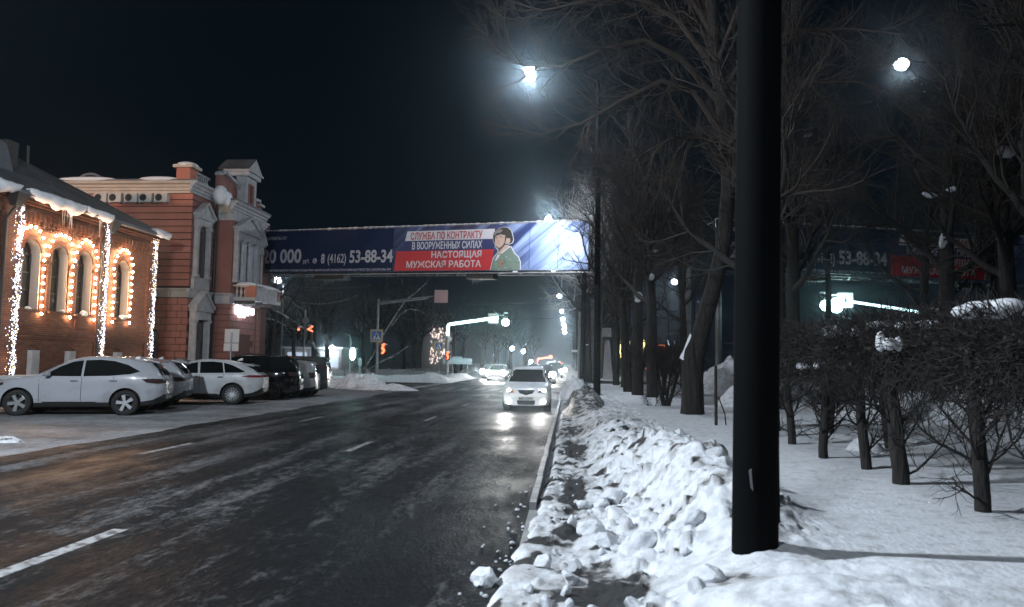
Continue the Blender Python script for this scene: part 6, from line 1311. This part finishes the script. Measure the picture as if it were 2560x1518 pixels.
hedges = [(3.66,5.9,'clipped hedge tree at the right border, nearest the camera'),(3.64,7.0,'clipped hedge tree nearest the camera with its whole leaning trunk in view'),(3.63,8.61,'clipped hedge tree with the thickest trunk in a snow collar'),(3.66,9.61,'clipped hedge tree left of the thickest hedge trunk'),(3.52,10.78,'clipped hedge tree with two entwined stems right of the thick post'),(3.64,12.66,'clipped hedge tree partly hidden by the right edge of the thick post')]
def htree(x, y, lb, k, z=None, dz=0, grp='clipped trees of the park hedge', shoots=True, top=0.0, ts=.78):
    z = .36 if z is None else z
    t = thing('hedge_tree', lb, 'hedge tree', (x, y, z), 0, grp); inst('trunk', HT[k % 4][0], t, (0,0,0), (0,0,k*1.9), (ts,ts,1))
    if shoots: inst('shoots', HT[k % 4][1], t, (0,0,0), (0,0,k*1.9))
    c = inst('crown', HC[k % 4], t, (0,0,1.56+dz), (0,0,k*1.57), (1,1,1.0+top)); return t
for k, (x, y, lb) in enumerate(hedges): htree(x, y, lb, k, dz=(-.20,-.12,-.08,-.10,-.08,-.06)[k], ts=(.65,.72,.95,.68,.68,.7)[k])
for k, (x, y) in enumerate(((5.1,9.8),(5.0,12.2),(4.9,14.6),(3.7,13.9))): htree(x, y, 'clipped tree of the second hedge row, right of the thick post', k+2, dz=-.12, grp='second row of the clipped hedge')
for k, y in enumerate((25.5,27,28.6,31.6,33.2,35,36.8,39,41.5,44,46)): htree(3.95+.2*(k%3), y, 'clipped tree of the hedge between the dark park trunks', k, grp='hedge between the park trunks', shoots=k < 3)
for x, y, a, b_, c_, lb in ((3.78,6.6,.36,.40,.09,'broad snow pillow on the hedge top at the right border'),(3.74,6.15,.14,.2,.07,'snow pad on the hedge below the broad pillow'),(3.88,11.0,.26,.3,.10,'snow pillow on the hedge below the two green signals'),(4.05,9.4,.30,.30,.07,'long snow strip along the hedge top under the glowing arm'),(3.4,8.3,.17,.17,.13,'snow clump held in the hedge above the thickest trunk'),(3.3,10.6,.14,.14,.07,'small snow pad low in the hedge right of the thick post')):
    zz = 2.25 if 'top' in lb or 'pillow' in lb else (2.08 if 'pad on' in lb else 1.98); 
    if 'low in' in lb: zz = 1.72
    m_ = MB(); rq = random.Random(int(x*100)); nn_ = 9 if a > .2 else 4
    for q_ in range(nn_): m_.ball((rq.uniform(-a,a)*.8, rq.uniform(-b_,b_)*.8, rq.uniform(-.05,.01)), 1, 9, 6, (a*rq.uniform(.25,.5), b_*rq.uniform(.25,.45), c_*rq.uniform(.4,.9)))
    o = m_.build('hedge_snow', MT['snow_cap'], None, smooth=True); o.location = (x,y,zz-.06); tag(o, lb, 'snow')
# bush with three stems, stake, small things
PB = dict(n=[7,5,4,3], wob=[.06,.2,.22,.25], trop=[.02,.06,.05,.03], curl=[.05,.1,.1,.05], tip=[.4,.3,.4,.4], kids=[14,7,4], start=[.15,.1,.1], ang=[.9,.75,.7], len=[2.3,.7,.35,.18], rad=[.06,.016,.008,.005])
T = Tree(51, PB)
for d, L_, rd in (((-.42,0,1),2.2,.085),((-.02,.1,1),2.2,.05),((.22,0,1),2.3,.06)): T.branch((0,0,-.1), norm(d), L_, rd, 0)
t = thing('bush', 'leafless bush with three leaning stems between the third trunk and the leaning elm', 'bush', (2.95, 23.0, .33)); inst('stem', T.mesh('stem', (0,), MT['bark'], SD), t); inst('crown', T.mesh('crown', (1,2,3), MT['hedge_twig'], {1:5,2:3,3:3}), t)
inst('crown_top', HC[1], t, (-.6,.3,1.65), (0,0,1), (.9,.9,.6)); inst('crown_top', HC[2], t, (.3,.3,1.65), (0,0,1), (.9,.9,.55))
T = Tree(52, dict(PB, len=[.5,.3,.2,.1], kids=[5,3,2], rad=[.008,.005,.004,.003])); 
for k in range(12): T.branch((random.Random(k).uniform(-.25,.25),0,0), norm((random.Random(k+9).uniform(-1,.6),.0,.7)), .55, .008, 0)
t = thing('twig_tuft', 'tuft of dry twigs sticking out of the snow left of the three-stemmed bush', 'twigs', (2.55, 22.9, .33)); inst('twigs', T.mesh('twigs', (0,1,2,3), MT['twig'], {0:4,1:3,2:3,3:3}), t)
t = thing('stake', 'dark thin stake with a leaning stick left of the thick post', 'stake', (3.06, 16.0, .30)); MB().tube((0,0,-.2),(.0,0,1.35),.035,.03,8).build('post', MT['bark'], t); MB().path([(.22,0,-.1),(.18,0,.35),(.05,0,.7)], .014, 5).build('stick', MT['bark'], t)
# dark low shrub row far right behind the hedge
for k, (x, y) in enumerate(((8.5,15),(10.5,15.5),(12.3,16),(9.4,20),(15,27),(17,27.5),(13,29))):
    t = thing('shrub', 'dark shrub behind the hedge trunks at the right', 'shrub', (x, y, .35), 0, 'dark shrubs deeper in the park'); inst('crown', HC[k % 4], t, (0,0,.75), (0,0,k), (1.3,1.0,1.2))
# ------------------------------------------------------------------ haze
HZ = .0011
m = bpy.data.materials.new('winter_haze'); m.use_nodes = True; nt = m.node_tree
for n_ in list(nt.nodes):
    if n_.type == 'BSDF_PRINCIPLED': nt.nodes.remove(n_)
vol = nt.nodes.new('ShaderNodeVolumePrincipled'); vol.inputs['Color'].default_value = (.70,.88,1,1); vol.inputs['Density'].default_value = HZ; vol.inputs['Anisotropy'].default_value = .95
nt.links.new(vol.outputs[0], nt.nodes['Material Output'].inputs['Volume'])
m.cycles.homogeneous_volume = True; m.cycles.volume_sampling = 'EQUIANGULAR'
hzb = MB().box(-705, 705, -255, 905, -1.2, 26).build('haze', m); hzb['kind'] = 'stuff'; hzb['label'] = 'thin frosty haze over the street'
